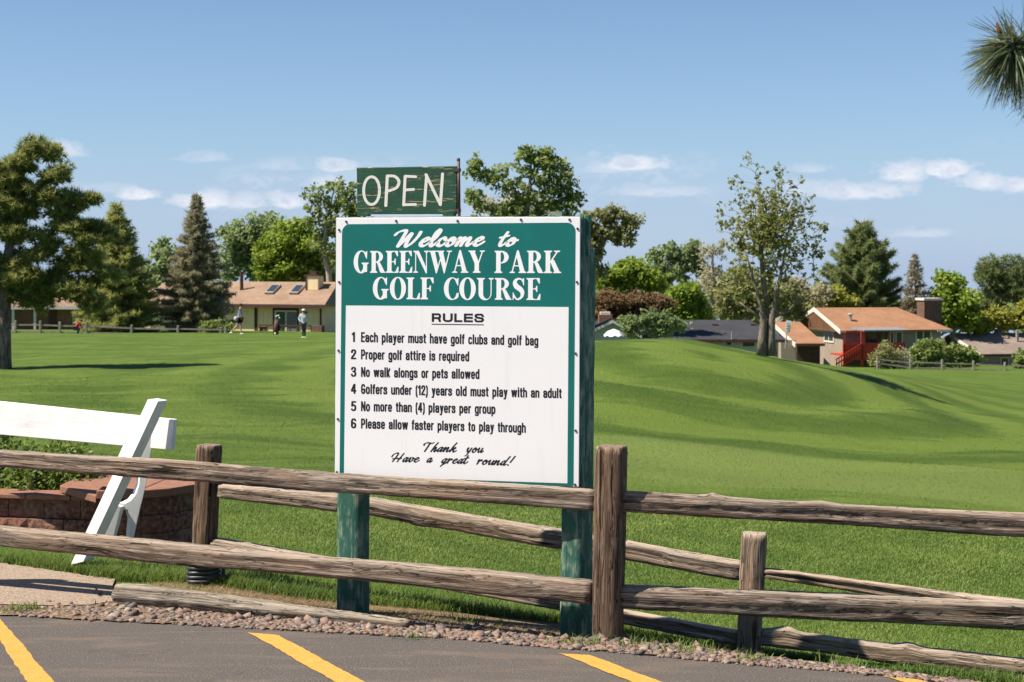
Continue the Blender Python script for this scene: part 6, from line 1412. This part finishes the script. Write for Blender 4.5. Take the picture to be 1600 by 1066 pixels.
# far belt of woodland closing the view
r = np.random.default_rng(9); Vs = []; vs = []
for (x0, x1, D, lo, hi, nn) in ((-900, 2500, 230, 500, 452, 26000), (-900, -40, 190, 520, 400, 16000), (1600, 2600, 200, 560, 430, 16000)):
    px = r.uniform(x0, x1, nn); hgt = hi - 10*((px > 150) & (px < 720)) - 16*((px > 900) & (px < 1330)) + 14*((px > 1390) & (px < 1600)) + 10*np.sin(px*.031 + 1) + 8*np.sin(px*.083) + 5*np.sin(px*.21); py = hgt + (lo + 15 - hgt)*r.random(nn)**.8
    DD = D + r.uniform(-6, 6, nn); c = np.stack([(px-800)/F*DD, DD, EYE - (py-HY)/F*DD], -1); c += r.normal(0, .5, c.shape)
    nr = unit(nn, r) + np.array([-.35, -.3, .6]); nr /= np.linalg.norm(nr, axis=1, keepdims=True)
    V, _ = leaf_quads(c, nr, r.uniform(.35, .75, nn), .7, r); Vs.append(V); vs.append(np.clip(.35 + .22*np.sin(px*.05) + r.normal(0, .16, nn), 0, 1))
V = np.concatenate(Vs); tag(obj('far_woodland', V, np.arange(len(V)).reshape(-1, 4), M['lf_cotton'], None, {'v': ('FLOAT', 'FACE', np.concatenate(vs))}), 'distant belt of green trees closing the view behind the houses', 'woodland', kind='stuff')

# shrub bed behind the block wall
for i, (bx_, by_, wx, hz) in enumerate(((-4.0, 11.75, .55, .60), (-3.28, 11.50, .46, .50))):
    t_ = thing('garden_shrub', (bx_, by_, .1), ('leafy green garden shrub left of the barricade, at the photo edge', 'leafy green garden shrub right behind the barricade board')[i], 'shrub', 'shrubs in the walled bed')
    r = np.random.default_rng(90 + i); n = 330; d = unit(n, r)*(r.random(n)**.3)[:, None]; d[:, 2] = np.abs(d[:, 2]); cl = np.array([bx_, by_, .15]) + d*np.array([wx, .40, hz - .05*i])
    mb = MB()
    for c in cl[::4]: mb.tube([(bx_ + r.normal(0, .05), by_ + r.normal(0, .05), .1), c*.5 + np.array([bx_, by_, .25])*.5, c], [.009, .006, .003], 4, False)
    mb.build('stem', M['bark'], t_)
    per = 15; ci = np.repeat(np.arange(n), per); N = n*per; c = cl[ci] + unit(N, r)*(r.random(N)**.5)[:, None]*.075; nr = unit(N, r) + np.array([-.3, -.3, .7]); nr /= np.linalg.norm(nr, axis=1, keepdims=True)
    V, Fc = leaf_quads(c, nr, r.uniform(.015, .030, N), .5, r); obj('foliage', V, Fc, M['lf_bush'], t_, {'v': ('FLOAT', 'FACE', np.clip(.5 + r.normal(0, .15, n)[ci] + r.normal(0, .2, N), 0, 1))})

# ---------------------------------------------------------------- long needled pine branch, top right
Yb = 4.2; tip = P(1580, 72, Yb); tip2 = P(1650, 118, Yb + .05); root = P(1705, 20, Yb + .15); t_ = thing('pine_branch', root, 'long needled pine branch with brown bud hanging in at top right', 'branch')
mb = MB(); mid = P(1610, 70, Yb + .03); mb.tube([root, P(1660, 52, Yb + .08), mid, tip], [.013, .011, .009, .006], 7); mb.tube([P(1690, 40, Yb + .1), P(1665, 90, Yb + .06), tip2], [.011, .009, .006], 7); mb.build('twig', M['bark_pine'], t_, smooth=True)
mb = MB(); mb.tube([P(1566, 64, Yb), P(1561, 48, Yb), P(1557, 36, Yb)], [.0055, .0065, .002], 7); mb.build('bud', bark('bud_brown', (.16, .06, .02), (.30, .12, .045), 40), t_, smooth=True)
mb = MB(); mb.ball(P(1556, 68, Yb - .01), (.006, .006, .007), 7, 5); mb.build('bud', M['cap'], t_, smooth=True)
r = np.random.default_rng(4); cs = []; dd = []
for k in range(640):
    second = r.random() < .35; base_ = tip2 if second else tip
    p = base_ + r.normal(0, .006, 3) + (mid - tip)*r.random()**1.6*.95
    a = r.uniform(0, 2*math.pi); d0 = np.array([math.cos(a)*.9 - .22, r.normal(0, .55), math.sin(a)*.95 - .22])
    if d0[2] > .15 and r.random() < .55: continue
    for q in range(3):
        d = d0 + r.normal(0, .055, 3); d /= np.linalg.norm(d); cs.append(p); dd.append(d)
cs = np.array(cs); dd = np.array(dd); n = len(cs); ln = r.uniform(.105, .165, n) * np.where(dd[:, 2] < -.2, 1.0, .85); wd = .00125; V = []; K = 3
s1 = np.cross(dd, unit(n, r)); s1 /= np.linalg.norm(s1, axis=1, keepdims=True); sag = np.array([0, 0, -1.])
P0 = cs; P1 = cs + dd*ln[:, None]*.55 + sag*.004; P2 = cs + dd*ln[:, None] + sag*.016
V = np.stack([P0 - s1*wd, P0 + s1*wd, P1 + s1*wd, P1 - s1*wd, P2 + s1*wd*.3, P2 - s1*wd*.3], 1).reshape(-1, 3); b_ = np.arange(n)[:, None]*6
Fc = np.concatenate([b_ + np.array([0, 1, 2, 3]), b_ + np.array([3, 2, 4, 5])]); vv = np.clip(r.normal(.4, .22, n), 0, 1)
tag(obj('needle_cluster', V, Fc, M['needle'], t_, {'v': ('FLOAT', 'FACE', np.concatenate([vv, vv]))}), kind='stuff')

# ---------------------------------------------------------------- grass
def blades(name, X, Y, Hh, wd, mat, label, lean=.35, zoff=-.004, vmean=.5, seed=1):
    r = np.random.default_rng(seed); n = len(X); Z = ground(X, Y) + zoff; a = r.uniform(0, 6.3, n); b = np.stack([X, Y, Z], -1)
    dirv = np.stack([np.cos(a), np.sin(a), np.zeros(n)], -1); s = np.stack([-np.sin(a + r.normal(0, .6, n)), np.cos(a), np.zeros(n)], -1)*wd[:, None]
    m = b + dirv*(Hh*lean*.3)[:, None] + np.array([0, 0, 1])*(Hh*.6)[:, None]; t = b + dirv*(Hh*lean*r.uniform(.5, 1.6, n))[:, None] + np.array([0, 0, 1])*(Hh*r.uniform(.8, 1.05, n))[:, None]
    V = np.stack([b - s, b + s, m + s*.7, m - s*.7, t], 1).reshape(-1, 3); i = np.arange(n)[:, None]*5
    tri = np.concatenate([i + np.array([0, 1, 2]), i + np.array([0, 2, 3]), i + np.array([3, 2, 4])])
    pat = .13*np.sin(X*5.1 + 2*np.sin(Y*1.9)) + .1*np.sin(X*1.3 - Y*.7); v = np.clip(vmean + pat + r.normal(0, .16, n), 0, 1)
    return tag(obj(name, V, tri, M[mat], None, {'v': ('FLOAT', 'FACE', np.concatenate([v, v, v]))}), label, 'grass', kind='stuff')
r = np.random.default_rng(31)
# mown blades on the nearest lawn
n = 330000; Y = 8.2 + (21 - 8.2)*r.random(n)**1.1; X = r.uniform(-.36, .36, n)*Y
# lower limit of the grass: above the soil strip
gl = [(-60,874),(60,890),(130,900),(178,908),(330,916),(420,930),(520,943),(700,958),(870,975),(980,992),(1150,1018),(1290,1036),(1420,1052),(1600,1076)]
gq = np.array([G(x, y) for x, y in gl]); keep = Y > np.interp(X, gq[:, 0], gq[:, 1]) + r.normal(0, .03, n)
inwall = (X < -1.9) & (Y > 10.5) & (Y < 12.3); keep &= ~inwall; X, Y = X[keep], Y[keep]
blades('mown_grass', X, Y, r.uniform(.012, .027, len(X))*(1 + .05*(Y - 8)), .0020*(1 + .12*(Y - 8)), 'grass', 'short green lawn grass behind the fences', vmean=.55, lean=.7, seed=2)
# coarser blades further out take their colour from the lawn itself
n = 60000; Yf_ = 19 + 36*r.random(n)**1.9; Xf_ = r.uniform(-.36, .36, n)*Yf_; Zf_ = ground(Xf_, Yf_); hf = r.uniform(.010, .024, n)*(Yf_/20)**.5; wf = .004*(Yf_/20)
a_ = r.uniform(0, 6.3, n); c_ = np.stack([Xf_, Yf_, Zf_ - .003], -1); s_ = np.stack([np.cos(a_), np.sin(a_), 0*a_], -1)*wf[:, None]; le = np.stack([r.normal(0, .5, n), r.normal(0, .5, n), np.ones(n)], -1)*hf[:, None]
V = np.stack([c_ - s_, c_ + s_, c_ + le], 1).reshape(-1, 3); tag(obj('mown_grass', V, np.arange(3*n).reshape(n, 3), M['lawn']), 'short green lawn grass on the fairway beyond the fences', 'grass', kind='stuff')
# unmown fringe along the fence
n = 30000; tt = r.random(n)*(len(gl) - 1); base = np.array([np.interp(tt, np.arange(len(gl)), gq[:, 0]), np.interp(tt, np.arange(len(gl)), gq[:, 1])])
X = base[0] + r.normal(0, .03, n); Y = base[1] + r.gamma(2.0, .11, n) - .04; tall = np.interp(X, [-3.2, -2, -1, 0, 1, 1.6], [.08, .09, .075, .08, .07, .05])
keep = ~((X < -1.9) & (Y > 10.42)); X, Y, tall = X[keep], Y[keep], tall[keep]
blades('long_grass', X, Y, tall*r.uniform(.45, 1.15, len(X)), np.full(len(X), .0026), 'grass', 'long unmown green grass along the foot of the fences', lean=.55, vmean=.42, seed=3)
# dry thatch on the soil strip and a few weeds in the gravel
n = 15000; px = r.uniform(230, 1150, n); lo_ = np.interp(px, [230, 330, 520, 700, 870, 1150], [914, 908, 930, 950, 968, 1020]); hi_ = np.interp(px, [230, 330, 520, 700, 870, 1150], [925, 945, 964, 978, 988, 1028]); py = lo_ + (hi_-lo_)*r.random(n)
Y = np.interp(py, [880, 1030], [10.1, 7.6]); gg = F*(EYE + .05)/(py - HY); Y = gg; X = (px - 800)/F*Y
blades('dry_thatch', X, Y, r.uniform(.01, .035, n), np.full(n, .0022), 'drygrass', 'dry brown thatch between the gravel and the grass', lean=1.6, seed=4)
X2 = []; Y2 = []
for (px_, py_, sp, k) in ((985,1003,.05,60), (1330,1040,.1,60), (30,958,.05,70), (48,955,.04,60), (905,1010,.06,70), (560,975,.10,90), (740,975,.15,160), (1180,1036,.05,60), (640,1000,.04,20), (1010,1012,.12,140), (1080,1020,.1,120)):
    g_ = G(px_, py_); X2 += list(g_[0] + r.normal(0, sp, k)); Y2 += list(g_[1] + r.normal(0, sp*.5, k))
X2 = np.array(X2); Y2 = np.array(Y2); blades('weeds', X2, Y2, r.uniform(.02, .06, len(X2)), np.full(len(X2), .0025), 'grass', 'small green weeds growing through the gravel', lean=.8, vmean=.55, zoff=.005, seed=5)
